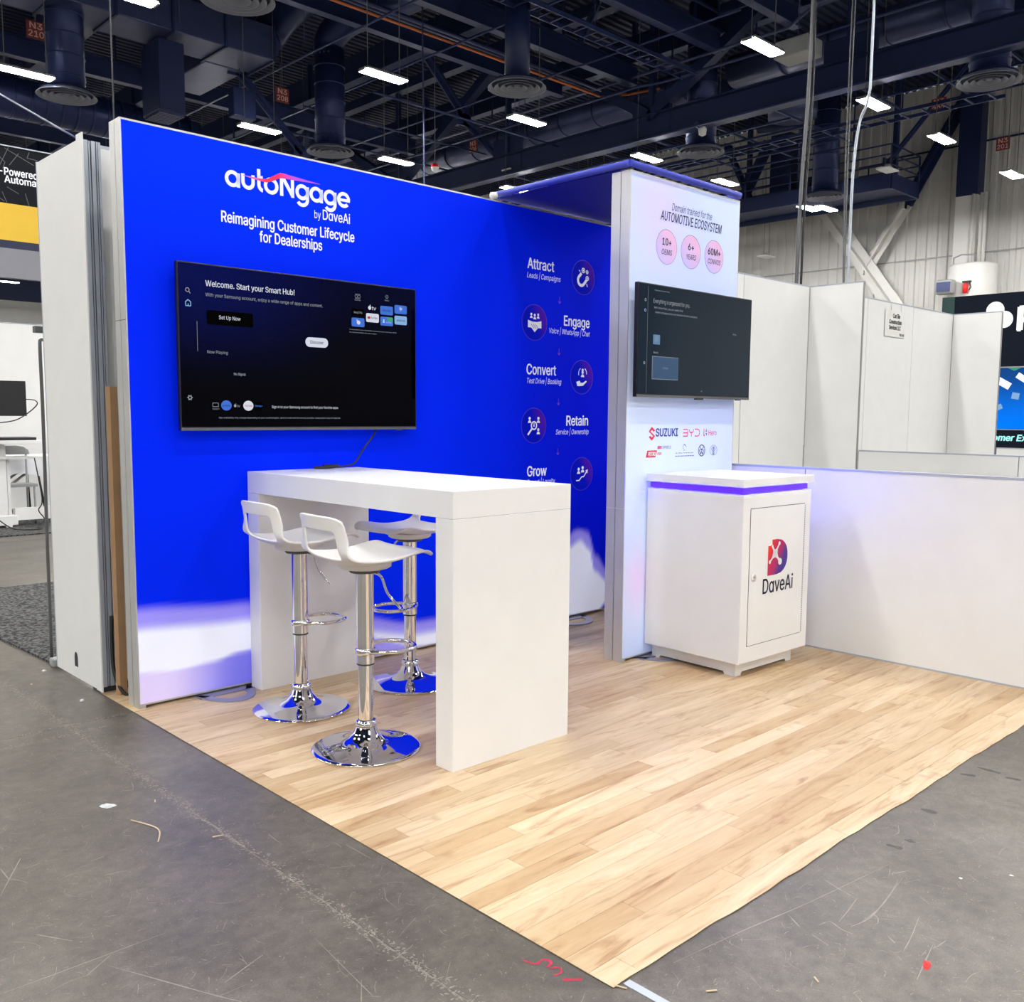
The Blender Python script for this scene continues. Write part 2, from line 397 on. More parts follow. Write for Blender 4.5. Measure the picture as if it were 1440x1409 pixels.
# ------------------------------------------------------------------ high bay lights
lamp = thing('high_bay_light', 'lit white linear high-bay lamp hanging from the dark roof', 'ceiling light', (0, 0, 9.0), 'lit high-bay lamps under the roof')
h = MB(); h.box(-.58, .58, -.17, .17, .02, .07); h.box(-.62, -.58, -.12, .12, .0, .05); h.box(.58, .62, -.12, .12, .0, .05); h.build('housing', housing, lamp, local=True)
dm = MB(); dm.box(-.57, .57, -.165, .165, 0, .018); dm.build('diffuser', glow, lamp, local=True)
for sx in (-.45, .45): MB().tube([(sx, 0, .07), (sx, 0, ZC-8.93)], .012, 5).build('hanging_wire', rope, lamp, local=True)
lx = [6.0, 11.95, 16.6, 21.7, 25.9, 31.4]
lrows = [22.95, 17.2, 10.1]
where = {(6.0, 22.95): 'lit high-bay lamp cut off by the left edge beside the round duct', (6.0, 17.2): 'lit high-bay lamp at the top edge of the photo near the left',
 (11.95, 22.95): 'lit high-bay lamp in front of a diagonal brace over the blue wall logo', (11.95, 17.2): 'lit high-bay lamp over the blue wall, right of the bent round duct',
 (16.6, 22.95): 'lit high-bay lamp just above the top edge of the blue wall, centre', (16.6, 17.2): 'lit high-bay lamp just below the big round diffuser at centre',
 (21.7, 22.95): 'lit high-bay lamp behind the left tip of the blue canopy', (21.7, 17.2): 'lit high-bay lamp above the near corner of the blue canopy',
 (25.9, 17.2): 'lit high-bay lamp above the right end of the tower top', (31.4, 17.2): 'lit high-bay lamp under the small diffuser by the catwalk',
 (16.6, 10.1): 'brightest large high-bay lamp high up right of centre', (21.7, 10.1): 'lit high-bay lamp at the top of the pale curved cable',
 (25.9, 10.1): 'lit high-bay lamp before the ribbed wall left of the dark column', (31.4, 10.1): 'lit high-bay lamp at the right edge of the photo'}
pos = [(x, y) for x in lx for y in lrows]
extra = [(x, y) for x in (-21, -15.5, -10, -5, .6, 6, 11.95, 16.6, 21.7, 25.9, 31.4) for y in (-20, -14, -8, -2, 4.2)]  # rows behind and beside the camera, out of view, added to light the hall
extra += [(x, y) for x in (-21, -15.5, -10, -5, .6) for y in (10.1, 17.2, 22.95)]
extra += [(x, y) for x in (-10, .6, 6, 11.95, 16.6, 21.7, 27, 32) for y in (29, 35, 41, 48, 55, 62, 69)]
first = True
for (x, y) in pos+extra:
    if (x, y) == (31.4, 22.95): continue
    loc = (x, y, 9.0)
    if first: o = lamp; o.location = loc; first = False
    else: o = dup(lamp, loc)
    o['label'] = where.get((x, y), 'lit high-bay lamp in the far and unseen rows of the hall')
# a second diffuser beside two of them (double fixtures)
for x, y, lb in ((32.4, 9.6, 'second lit high-bay lamp of the pair at the right photo edge'), (31.9, 16.75, 'right-hand lit high-bay lamp of the pair under the catwalk diffuser')):
    dup(lamp, (x, y, 9.0), label=lb)
def unlit(x, y, z, lb):
    t = thing('unlit_light', lb, 'ceiling light', (x, y, z))
    MB().box(-.4, .4, -.22, .22, 0, .05).build('housing', white, t, local=True)
    MB().lathe([(.09, .2), (.12, .14), (.2, .06)], 0, 0, 12).build('cap', alu, t, local=True)
    for s in (-.2, .2): MB().tube([(s, 0, .05), (s, 0, ZC-z)], .01, 5).build('hanging_wire', rope, t, local=True)
unlit(30.4, 13.75, 9.6, 'unlit white lamp hanging in front of the catwalk end')
unlit(21.7, 23.0, 9.6, 'unlit white lamp above the tip of the blue canopy')
unlit(35.6, 21.5, 8.2, 'unlit white lamp hanging low over the ribbed wall right of the tower')

# ------------------------------------------------------------------ ceiling steel
def girder_y(x, z0, z1, y0, y1, name, lb, chord=.62, step=3.6):
    t = thing(name, lb, 'girder', (x, (y0+y1)/2, z0))
    MB().box(x-.03, x+.03, y0, y1, z0, z0+chord).box(x-.22, x+.22, y0, y1, z0-.04, z0).box(x-.22, x+.22, y0, y1, z0+chord, z0+chord+.03).build('bottom_chord', navy, t)
    MB().box(x-.2, x+.2, y0, y1, z1-.35, z1).build('top_chord', navy, t)
    k = 0; y = y0
    while y < y1-.1:
        a, b_ = (z0+chord, z1-.3) if k % 2 == 0 else (z1-.3, z0+chord)
        MB().bar((x, y, a), (x, min(y+step, y1), b_), .3, .3).build('brace', navy, t)
        MB().bar((x, y, z0+chord), (x, y, z1-.3), .16, .16).build('post', navy, t)
        MB().box(x-.045, x+.045, y-.7, y+.7, z0+.12, z0+1.25).build('gusset_plate', navy, t)
        y += step; k += 1
    return t
girder_y(21.4, 9.45, 13.9, -8, 60, 'roof_girder', 'deep navy steel girder crossing behind the white tower top', step=6.2)
girder_y(9.6, 12.6, 14.0, 4, 60, 'roof_girder', 'navy steel girder high above the blue wall', chord=.4, step=4)
for x, lb in ((23.9, 'navy roof beam just beyond the deep girder'), (18.3, 'navy roof beam left of the brightest lamp'), (13.9, 'navy roof beam over the orange cable'), (29.5, 'navy roof beam over the catwalk')):
    t = thing('roof_beam', lb, 'beam', (x, 20, 12.9))
    MB().box(x-.02, x+.02, -10, 70, 12.9, 13.8).build('web', navy, t); MB().box(x-.18, x+.18, -10, 70, 12.85, 12.9).build('flange', navyl, t)
    for k in range(14):
        MB().box(x-.1, x+.1, -8+k*5.5, -7.9+k*5.5, 12.9, ZC).build('stiffener', navy, t)
for y, z, x0, x1, lb in ((17.25, 11.0, -6, 21.2, 'long navy beam beside the orange cable'), (14.35, 11.2, 12, 21.2, 'navy beam with grey underside left of the brightest lamp'),
                 (12.0, 11.2, 12, 21.2, 'navy beam with grey underside right of the brightest lamp'), (20.3, 11.4, -6, 21.2, 'navy beam running over the round diffusers'),
                 (27.9, 11.0, -6, 21.2, 'navy beam behind the bent round duct'), (6.2, 11.6, 14, 37, 'navy beam meeting the wall at the right edge'),
                 (36.0, 11.0, -6, 37, 'far navy beam behind the duct drop'), (46.0, 11.0, -6, 37, 'farthest navy beam over the left aisle')):
    t = thing('cross_beam', lb, 'beam', ((x0+x1)/2, y, z))
    MB().box(x0, x1, y-.02, y+.02, z, z+.5).build('web', navy, t); MB().box(x0, x1, y-.13, y+.13, z-.03, z).build('flange', navyl, t)
    MB().box(x0, x1, y-.13, y+.13, z+.5, z+.53).build('flange', navy, t)
    for k in range(int((x1-x0)/4)+1): MB().box(x0+k*4, x0+k*4+.05, y-.03, y+.03, z+.53, ZC).build('hanger', navy, t)
# big diagonals in the plane of the roof trusses
def diag(a, b_, wd, lb, m=navyl, name='diagonal_brace'):
    t = thing(name, lb, 'brace', a); MB().bar(a, b_, wd, .06).build('web', m, t)
    MB().bar(a, b_, .06, wd).build('flange', m, t)
    v = Vector(b_)-Vector(a)
    for q in (0.0, 1.0):
        p = Vector(a)+v*q; MB().box(p.x-.28, p.x+.28, p.y-.03, p.y+.03, p.z-.2, p.z+.2).build('end_plate', m, t)
diag((17.6, 24.0, 13.9), (20.2, 24.0, 11.45), .34, 'long diagonal brace slanting down from the orange cable')
diag((20.28, 24.0, 11.25), (22.37, 24.0, 10.05), .30, 'lower diagonal brace ending above the centre lamps')
diag((12.28, 24.8, 11.13), (14.41, 24.8, 9.19), .26, 'diagonal brace crossing behind the lamp over the logo')
diag((20.9, 18.5, 13.76), (20.9, 19.4, 12.5), .25, 'short diagonal brace under the bright spot at the top')
diag((33.0, 12.0, 13.7), (33.0, 15.0, 10.5), .18, 'thin diagonal brace before the ribbed wall')
diag((36.5, 13.24, 14.1), (36.5, 15.74, 9.73), .5, 'thick dark diagonal brace on the ribbed wall', navy, 'wall_brace')
diag((36.45, 15.74, 9.72), (36.45, 17.3, 7.3), .5, 'white lower half of the thick wall brace', wpaint, 'wall_brace')
diag((36.3, 19.3, 10.2), (36.3, 15.6, 5.2), .72, 'broad white brace leaning left on the ribbed wall', wpaint, 'wall_brace')
diag((36.3, 19.9, 11.2), (36.3, 19.3, 10.25), .72, 'dark top end of the broad white wall brace', navy, 'wall_brace')
diag((33.0, 20.0, 12.1), (33.0, 21.24, 9.94), .5, 'dark diagonal brace over the right end of the tower', navy, 'wall_brace')
diag((33.2, 22.0, 12.4), (33.2, 20.7, 9.86), .28, 'broad dark diagonal post right above the tower', navy, 'wall_brace')

# conduits and pipes
def pipe(path, r, m, lb, name='conduit', cat='pipe', n=6):
    o = MB().tube(path, r, n).build(name, m); tag(o, lb, cat); return o
pipe([(2, 18.72, 11.02), (21.2, 18.66, 11.02), (21.6, 17.9, 11.0), (21.6, 16.7, 10.9)], .035, orange, 'orange cable running along the long beam to the deep girder', 'orange_cable', 'cable')
pipe([(2, 18.9, 11.25), (21.0, 18.9, 11.25)], .05, navyl, 'grey-blue pipe just behind the orange cable')
pipe([(2, 18.45, 11.12), (21.0, 18.45, 11.12)], .06, navyl, 'grey-blue pipe just before the orange cable')
pipe([(4, 16.3, 11.6), (21.2, 16.3, 11.6)], .045, navyl, 'grey-blue pipe nearest above the orange cable')
pipe([(20.9, -4, 10.75), (20.9, 16, 10.75), (20.7, 16.8, 10.75), (20.7, 45, 10.75)], .04, navyl, 'upper pipe along the deep girder')
pipe([(20.75, -4, 9.25), (20.75, 45, 9.25)], .03, navyl, 'pipe below the deep girder')
pipe([(20.8, -4, 11.5), (20.8, 11.2, 11.5), (20.8, 12.0, 11.1), (20.8, 30, 11.1)], .04, ductl, 'pale kinked conduit above the deep girder')
for k, (y, z) in enumerate(((20.5, 9.9), (24, 10.3), (26, 10.1))):
    pipe([(14, y, z), (21.3, y, z)], .03, navyl, ['thin conduit nearest behind the centre lamp', 'thin conduit in the middle behind the centre lamp', 'thin conduit farthest behind the centre lamp'][k])
for k, x in enumerate((12.8, 15.2, 18.6)):
    pipe([(x, 12, 10.9), (x, 34, 10.9)], .03, navyl, ['thin cross conduit left of the bent duct', 'thin cross conduit beyond the bent duct', 'thin cross conduit by the round centre diffuser'][k])
# cable trays (ladder) near centre right
t = thing('cable_tray', 'ladder cable tray under the beams right of centre', 'cable tray', (19, 15, 10.7))
for yy in (14.9, 15.4): MB().box(13, 21, yy, yy+.04, 10.7, 10.8).build('rail', navyl, t)
for k in range(20): MB().box(13.1+k*.41, 13.14+k*.41, 14.9, 15.44, 10.7, 10.73).build('rung', navyl, t)
t = thing('cable_tray', 'ladder cable tray along the catwalk before the ribbed wall', 'cable tray', (27, 12, 10.2))
for xx in (26.6, 27.3): MB().box(xx, xx+.05, 9, 34, 10.2, 10.3).build('rail', navyl, t)
for k in range(40): MB().box(26.6, 27.35, 9.2+k*.62, 9.25+k*.62, 10.2, 10.24).build('rung', navyl, t)
# suspended grids of conduit (unistrut) with the panels of deck between
def grid(x0, x1, y0, y1, z, nx, ny, lb):
    t = thing('strut_grid', lb, 'strut grid', ((x0+x1)/2, (y0+y1)/2, z))
    for k in range(nx+1): x = x0+(x1-x0)*k/nx; MB().box(x-.03, x+.03, y0, y1, z, z+.06).build('strut', navyl, t)
    for k in range(ny+1): y = y0+(y1-y0)*k/ny; MB().box(x0, x1, y-.03, y+.03, z+.06, z+.12).build('strut', navyl, t)
    for x in (x0, x1):
        for y in (y0, y1): MB().box(x-.02, x+.02, y-.02, y+.02, z+.1, ZC).build('hanger', navy, t)
grid(23.4, 29.6, 14.6, 26, 10.4, 6, 5, 'grid of navy struts hanging right above the tower')
grid(14, 20.6, 11, 14, 11.9, 4, 2, 'grid of navy struts left of the brightest lamp')
grid(23.4, 31, 7, 13.6, 11.6, 4, 3, 'grid of navy struts high at the right')

# catwalk
t = thing('catwalk', 'navy steel catwalk with railings before the ribbed wall', 'catwalk', (34, 20, 9.6))
MB().box(32.3, 34.6, 14.5, 28, 9.65, 9.75).build('deck', navy, t)
MB().box(32.2, 32.3, 14.5, 28, 9.45, 10.0).build('side_beam', navy, t); MB().box(34.6, 34.7, 14.5, 28, 9.45, 10.0).build('side_beam', navy, t); MB().box(32.3, 34.6, 14.45, 14.55, 9.45, 10.0).build('side_beam', navy, t)
for xx in (32.25, 34.65):
    for zz in (10.3, 10.65, 11.0): MB().tube([(xx, 14.5, zz), (xx, 28, zz)], .03, 6).build('rail', navy, t)
    for k in range(7): MB().tube([(xx, 14.5+k*2.0, 9.9), (xx, 14.5+k*2.0, 11.0)], .035, 6).build('post', navy, t)
for zz in (10.3, 10.65, 11.0): MB().tube([(32.25, 14.5, zz), (34.65, 14.5, zz)], .03, 6).build('rail', navy, t)
for yy in (14.8, 21, 27): MB().box(33.3, 33.5, yy, yy+.15, 9.7, ZC).build('hanger', navy, t)
t = thing('wall_equipment', 'pale equipment boxes and pipework on the catwalk platform', 'equipment', (34, 18, 10))
MB().box(33.2, 34.3, 17.2, 18.1, 9.75, 11.4).build('cabinet', greyp, t); MB().box(33.4, 34.2, 19.2, 20.1, 9.75, 12.6).build('cabinet', navyl, t)
MB().tube([(33.1, 18.5, 9.75), (33.1, 18.5, 12.6), (33.1, 20.5, 12.9)], .18, 10).build('pipe', ductl, t); MB().tube([(33.8, 16.6, 9.75), (33.8, 16.6, 12.4)], .12, 8).build('pipe', greyp, t)
MB().lathe([(0, 0), (.8, 0), (.8, .5), (0, .5)], 27.8, 15.9, 20, 11.2).build('tank', ductl, thing('duct_drum', 'pale round duct end behind the draped cable', 'duct', (27.8, 15.9, 11.2)))

# hall column
t = thing('hall_column', 'square hall column, dark above and white below, with pipes', 'column', (36.3, 13.2, 0))
MB().box(36.0, 36.6, 12.85, 13.65, 9.6, ZC).build('upper_shaft', navy, t); MB().box(36.0, 36.6, 12.85, 13.65, 7.0, 9.6).build('lower_shaft', wpaint, t)
for yy in (12.95, 12.65, 12.5): MB().tube([(35.9, yy, 6.9), (35.9, yy, 9.6)], .06, 8).build('pipe', wpaint, t)
MB().lathe([(.02, 0), (.86, 0), (.86, 6.9), (.8, 7.0), (.02, 7.0)], 36.0, 12.85, 32).build('drum', wpaint, t)
MB().tube([(35.5, 13.4, 7.0), (35.5, 13.4, 7.25), (35.2, 13.0, 7.3), (35.3, 12.5, 7.25)], .03, 6).build('cage_bar', greyp, t)
t = thing('fire_extinguisher', 'small red fire extinguisher against the white column drum', 'fire extinguisher', (35.05, 12.75, 5.8))
MB().lathe([(.02, 0), (.09, .02), (.09, .3), (.04, .38), (.02, .4)], 35.05, 12.75, 14, 5.85).build('cylinder', redp, t)
MB().box(35.0, 35.1, 12.55, 12.85, 6.24, 6.3).build('handle', black, t); MB().tube([(35.05, 12.6, 6.25), (35.05, 12.55, 6.05), (35.05, 12.62, 5.95)], .02, 6).build('hose', black, t)
t = thing('wall_speaker', 'pale grey rounded box beside the red fire extinguisher', 'box', (35.0, 13.4, 5.9))
MB().box(34.8, 35.2, 13.1, 13.8, 5.85, 6.4).build('case', greyp, t, bevel=.12); MB().box(34.78, 34.8, 13.2, 13.7, 5.95, 6.3).build('grille', ductl, t)

# ------------------------------------------------------------------ ducts and diffusers
def diffuser(x, y, z, lb, duct=True, m=diffm, top=13.2, elbow=None):
    t = thing('round_diffuser', lb, 'air diffuser', (x, y, z), 'round air diffusers')
    for k, (r, zz) in enumerate(((.70, 0), (.545, .0), (.40, .0), (.255, .0))):
        MB().lathe([(r-.095, .075), (r-.012, .0), (r, .0), (r, .012), (r-.085, .09)], 0, 0, 36, zz).build('ring', m, t, local=True)
    MB().lathe([(.001, .0), (.07, .0), (.08, .05), (.001, .06)], 0, 0, 20, .04).build('hub', m, t, local=True)
    MB().lathe([(.62, .10), (.60, .14), (.43, .2), (.001, .22)], 0, 0, 36).build('collar', navy, t, local=True)
    if duct:
        d = thing('vertical_duct', lb.replace('round diffuser', 'round vertical duct above the diffuser').replace('round grey diffuser', 'round vertical duct above the diffuser'), 'duct', (x, y, z+.2))
        body = MB().tube([(0, 0, 0), (0, 0, top-z-.2)], .44, 24).build('pipe', ductm, d, local=True)
        nb = int((top-z-.3)/.5)
        for k in range(nb): MB().lathe([(.44, 0), (.46, .01), (.46, .03), (.44, .04)], 0, 0, 24, .2+k*.5).build('seam_ring', ductm, d, local=True)
        if elbow:
            MB().tube(smooth_path(elbow, 5), .44, 20).build('elbow', ductm, d)
diffuser(7.23, 23.93, 9.0, 'round diffuser at the upper left above the white booth wall end')
diffuser(14.6, 23.53, 9.0, 'round diffuser just above the logo side of the blue wall', top=11.9, elbow=[(14.6, 23.53, 11.7), (14.6, 23.5, 12.2), (14.75, 22.8, 12.6), (15.1, 21.4, 12.7), (15.4, 19.8, 12.8)])
diffuser(14.67, 15.58, 9.0, 'large round diffuser above the centre of the blue wall', duct=False)
tag(MB().tube([(14.67, 15.58, 9.2), (14.67, 15.58, 11.2)], .3, 16).build('vertical_duct', navy), 'short dark duct above the centre diffuser', 'duct')
diffuser(22.33, 15.69, 9.0, 'round grey diffuser right above the tower top')
diffuser(22.04, 7.49, 9.0, 'large round diffuser in the upper right by the column')
diffuser(30.17, 15.9, 9.0, 'small round diffuser under the catwalk')
diffuser(7.6, 15.88, 9.0, 'round diffuser cut off by the top edge of the photo')
# rectangular duct along x
t = thing('rectangular_duct', 'long rectangular duct with pale panelled underside, upper left', 'duct', (8, 23.8, 11))
for k in range(7):
    a = 2.4+k*1.45
    MB().box(a, a+1.41, 23.1, 24.5, 11.0, 11.9).build('panel', ductl, t, bevel=.02)
    MB().box(a+1.40, a+1.46, 23.05, 24.55, 10.95, 11.95).build('flange', navy, t)
MB().box(11.2, 12.4, 24.55, 27.4, 11.0, 11.8).build('branch', ductl, t, bevel=.02)
MB().tube(smooth_path([(12.4, 23.6, 11.5), (12.9, 24.2, 12.0), (13.1, 23.2, 12.6), (13.2, 20.5, 12.9)], 4), .5, 20).build('bent_pipe', ductm, t)
t = thing('duct_drop', 'dark blue rectangular duct drop with a pale grille underneath', 'duct', (9.8, 24, 9.1))
MB().box(9.4, 10.1, 23.5, 24.6, 9.1, 10.9).build('box', canvas if False else navy, t, bevel=.03)
for yy in (23.7, 24.4): MB().box(9.7, 9.74, yy, yy+.03, 10.9, 11.0).build('hanger', navyl, t)
for k in range(8): MB().box(9.42, 10.08, 23.55+k*.125, 23.63+k*.125, 9.04, 9.1).build('grille_slat', ductl, t)
t = thing('round_duct', 'big horizontal ribbed round duct behind the left diffuser', 'duct', (7, 28, 10))
MB().tube([(3, 28.0, 9.9), (9.0, 28.0, 9.9), (12.5, 28.0, 9.8)], .55, 24).build('pipe', ductm, t)
for k in range(22): MB().tube([(3.3+k*.42, 28.0, 9.9), (3.36+k*.42, 28.0, 9.9)], .575, 24).build('rib', ductm, t)
# long round duct riding in the deep girder
t = thing('round_duct', 'long silvery round duct running along inside the deep girder', 'duct', (22.2, 14, 11))
for a, b_ in ((-6, 6.7), (8.2, 14.9), (16.5, 34)):
    MB().tube([(22.75, a, 11.2), (22.75, b_, 11.2)], .45, 20).build('pipe', ductl, t)
    for k in range(int((b_-a)/1.5)): MB().tube([(22.75, a+.5+k*1.5, 11.2), (22.75, a+.56+k*1.5, 11.2)], .48, 20).build('band', ductm, t)
    for y in (a+.6, b_-.6): MB().box(22.73, 22.77, y, y+.04, 11.6, ZC).build('hanger', navy, t)
t = thing('equipment_box', 'pale box hung beside the draped cable under the girder', 'box', (19.6, 11, 9.8)); MB().box(19.3, 20.0, 10.6, 11.5, 9.8, 10.2).build('case', greyp, t, bevel=.03); MB().tube([(19.65, 11.05, 10.2), (19.65, 11.05, ZC)], .015, 6).build('hanger', navyl, t)
t = thing('equipment_box', 'box hung at the top edge above centre', 'box', (11.9, 13.8, 10.3)); MB().box(11.5, 12.3, 13.5, 14.2, 10.3, 10.9).build('case', navyl, t, bevel=.03); MB().tube([(11.9, 13.85, 10.9), (11.9, 13.85, ZC)], .015, 6).build('hanger', navyl, t)
t = thing('equipment_box', 'dark box hung beside the lamp over the logo', 'box', (12, 24.3, 9.6)); MB().box(11.8, 12.5, 24.1, 24.45, 9.6, 10.4).build('case', navy, t, bevel=.03); MB().tube([(12.1, 24.3, 10.4), (12.1, 24.3, 10.98)], .015, 6).build('hanger', navyl, t)
t = thing('security_camera', 'small white dome camera under the deep girder', 'camera', (21.0, 14.9, 9.2))
MB().box(20.9, 21.2, 14.87, 14.93, 9.38, 9.41).build('bracket', navyl, t); MB().tube([(21.0, 14.9, 9.45), (21.0, 14.9, 9.3), (21.0, 14.7, 9.2)], .03, 6).build('arm', ductl, t); MB().lathe([(.01, -.2), (.1, -.15), (.12, 0), (.08, .06), (.01, .08)], 21.0, 14.7, 14, 9.2).build('dome', white, t)
t = thing('sprinkler_ball', 'small red and white ball hanging above the blue wall', 'sensor', (17.2, 21.8, 8.7))
MB().lathe([(.01, 0), (.1, .05), (.13, .13)], 17.2, 21.8, 12, 8.6).build('lower_half', white, t); MB().lathe([(.13, .13), (.1, .22), (.01, .26)], 17.2, 21.8, 12, 8.6).build('upper_half', redp, t)
MB().tube([(17.2, 21.8, 8.85), (17.2, 21.8, ZC)], .012, 5).build('wire', rope, t)
# bay signs
def bay(x, y, z, a, b_, lb, pl='f'):
    t = thing('bay_sign', lb, 'sign', (x, y, z), 'red bay number signs')
    if pl == 'f':
        MB().box(x-.23, x+.23, y, y+.02, z-.22, z+.22).build('plate', plate, t); P = front(y)
        text(a, P, x, z+.03, .32, .15, inkpk, t, .02, align='c', d=.01); text(b_, P, x, z-.17, .38, .15, inkpk, t, .02, align='c', d=.01)
    else:
        MB().box(x, x+.02, y-.23, y+.23, z-.22, z+.22).build('plate', plate, t); P = side(x)
        text(a, P, -y, z+.03, .32, .15, inkpk, t, .02, align='c', d=.01); text(b_, P, -y, z-.17, .38, .15, inkpk, t, .02, align='c', d=.01)
    MB().tube([(x, y+.01, z+.22), (x, y+.01, ZC)], .01, 5).build('wire', rope, t)
bay(7.11, 25.6, 11, 'N3', '210', 'red bay sign reading N3 210 at the upper left')
bay(14.17, 25.5, 11, 'N3', '208', 'red bay sign reading N3 208 above the logo')
bay(29.2, 11.62, 11, 'N3', '202', 'red bay sign before the ribbed wall above a lamp', 's')
bay(35.0, 11.7, 11, 'N3', '201', 'red bay sign beside the hall column at the right', 's')
bay(22.0, 25.5, 11, 'N3', '206', 'faint red bay sign between the centre girders', 's')
# draped cables and wires
def drape(path, r, lb, m=rope):
    t = MB().tube(smooth_path(path, 5), r, 8).build('hanging_cable', m); tag(t, lb, 'cable')
drape([(13.9, 7.45, 14.0), (14.0, 7.5, 9.5), (13.95, 7.5, 7.0), (14, 7.62, 4.5), (14, 7.62, 0.0)], .034, 'thick grey cable bundle draped from the roof behind the white booths')
drape([(13.9, 7.38, 14.0), (13.95, 7.44, 9.5), (14.0, 7.45, 7.0), (14.05, 7.56, 4.5), (14.05, 7.56, 0.0)], .022, 'thinner black cable beside the grey cable bundle', rubber)
drape([(14.0, 6.40, 14.0), (14.0, 6.40, 7.6), (14.0, 6.42, 6.6), (14.0, 6.56, 6.2), (14, 6.63, 5.6), (14, 6.65, 4.5), (14, 6.64, 0.0)], .024, 'pale curved cable hanging behind the white booths', alud)
drape([(14, 18.40, 14.0), (14, 18.3, 7.0), (14, 18.3, 0.0)], .02, 'thin vertical cable rising behind the blue wall', ductl)
drape([(3.7, 17.2, 6.73), (1.136, 8, 3.999), (.275, 5, 3.11), (.003, 3.05, 2.42)], .005, 'thin tie wire slanting to the top of the white booth wall end', ductl)
for k, (x, y) in enumerate(((14.5, 6.9), (14.6, 7.0))):
    drape([(x, y, 14), (x, y+.1, 6), (x, y-.1*k, 0)], .012, ['thin wire left of the pair behind the booths', 'thin wire right of the pair behind the booths'][k])
hw = [(5.2, 21.0), (8.8, 22.2), (9.3, 22.0), (4.3, 19.8), (19, 19), (17, 15.2), (12.2, 21), (24.0, 11.6)]
for k, (x, y) in enumerate(hw):
    o = MB().tube([(x, y, 10.8), (x, y, ZC)], .012, 5).build('hanger_rod', navyl); tag(o, 'thin steel hanger rod under the roof deck', 'rod', 'thin hanger rods under the roof')

# ================================================================== BOOTH
Z = .0035
# -------- wood look vinyl mat
mt = thing('vinyl_floor_mat', 'pale maple wood-look vinyl mat with plank pattern covering the booth floor', 'floor mat', (1.58, 1.5, 0))
def wave(x): return .003*math.sin(x*7)+.0016*math.sin(x*19+1)+.0012*math.sin(x*37)
pts = [(x, wave(x)+.002) for x in [k*.04 for k in range(80)]]+[(3.156, .002), (3.156, 2.99), (0.002, 3.0)]
MB().extr([(x, y, 0.0002) for x, y in pts], (0, 0, .0018)).build('backing_sheet', mat('vinyl_backing', (.10, .08, .06), .7), mt)
off = {0: .093, 1: .64, 2: .299, 4: .97, 5: .688, 6: .468}
RW = .075
for r in range(40):
    o0 = off.get(r, (R.random())*1.01)
    x = o0-1.01; y0 = r*RW; y1 = y0+RW-.0009
    if r == 39: y1 = 2.998
    while x < 3.157:
        a, b_ = max(x, .0), min(x+1.009, 3.157)
        if b_-a > .02:
            if r == 0:
                n = max(2, int((b_-a)/.03)); q = [(a+(b_-a)*k/n, wave(a+(b_-a)*k/n)) for k in range(n+1)]+[(b_, y1), (a, y1)]
            else: q = [(a, y0), (b_, y0), (b_, y1), (a, y1)]
            MB().extr([(u, v, .002) for u, v in q], (0, 0, .0014)).build('plank', plankm, mt)
        x += 1.01

# -------- light box wall with print
def gridprint(x0, x1, z0, z1, nx, nz, y, fn, name, m, parent):
    vs = []; cs = []; fs = []
    for j in range(nz+1):
        for i in range(nx+1):
            x = x0+(x1-x0)*i/nx; z = z0+(z1-z0)*j/nz; vs.append((x, y, z)); cs.append(fn(x, z))
    for j in range(nz):
        for i in range(nx): a = j*(nx+1)+i; fs.append((a, a+1, a+nx+2, a+nx+1))
    return MB().add(vs, fs, False, cs).build(name, m, parent, color=True)
def ss(a, b, x):
    t = max(0, min(1, (x-a)/(b-a))); return t*t*(3-2*t)
def lerp(a, b, t): return tuple(a[i]+(b[i]-a[i])*t for i in range(3))
def interp(x, pts):
    if x <= pts[0][0]: return pts[0][1]
    for (a, va), (b, vb) in zip(pts, pts[1:]):
        if x <= b: t = (x-a)/(b-a); t = t*t*(3-2*t); return va+(vb-va)*t
    return pts[-1][1]
BL = (.0003, .016, .74); BD = (.0004, .001, .50); LAV = (.34, .30, .86); WH = (.80, .83, .97); PK = (.66, .58, .90)
up = [(0, .46), (.5, .42), (1.0, .30), (1.5, .18), (2.0, .17), (2.4, .30), (2.62, .5), (2.76, .575), (2.86, .56), (2.95, .40), (3.05, .30)]
wt = [(0, .345), (.5, .315), (1.0, .19), (1.55, .09), (2.0, .07), (2.45, .2), (2.68, .44), (2.80, .48), (2.88, .42), (2.94, .27), (3.05, .2)]
wb = [(0, .160), (.22, .143), (.36, .150), (.5, .172), (.75, .19), (1.1, .14), (1.6, .02), (2.2, -.1), (2.7, -.2), (2.9, -.05), (3.05, .07)]
def wallfn(x, z):
    top = lerp(BL, BD, ss(1.5, 3.05, x)*.75*(1-.3*ss(1.2, 2.2, z)))
    top = lerp(top, (.0005, .030, .82), ss(1.7, 2.4, z)*ss(2.2, .5, x)*.8)
    c = top; u = interp(x, up); wh = interp(x, wt); b = interp(x, wb)
    c = lerp(c, LAV, ss(u, u-(u-wh)*.5, z)*.85)
    c = lerp(c, WH, ss(wh+.03, wh-.03, z))
    low = lerp(PK, (.20, .19, .80), ss(.12, .5, x)) if x < 1.2 else lerp(LAV, BD, ss(2.6, 3.0, x))
    return lerp(low, c, ss(b-.012-.03*ss(1.2, 3, x), b+.012, z))
printm = vmat('backlit_print', .6, .25)
bw = thing('lightbox_wall', 'long bright blue fabric lightbox wall with white lettering', 'display wall', (1.54, 2.70, 0))
bx0, bx1, by0, by1, bz = .029, 3.049, 2.641, 2.750, 2.4254
gridprint(bx0+.006, bx1-.006, Z+.02, bz-.008, 180, 150, by0-.0005, wallfn, 'printed_fabric', printm, bw)
ym = (by0+by1)/2
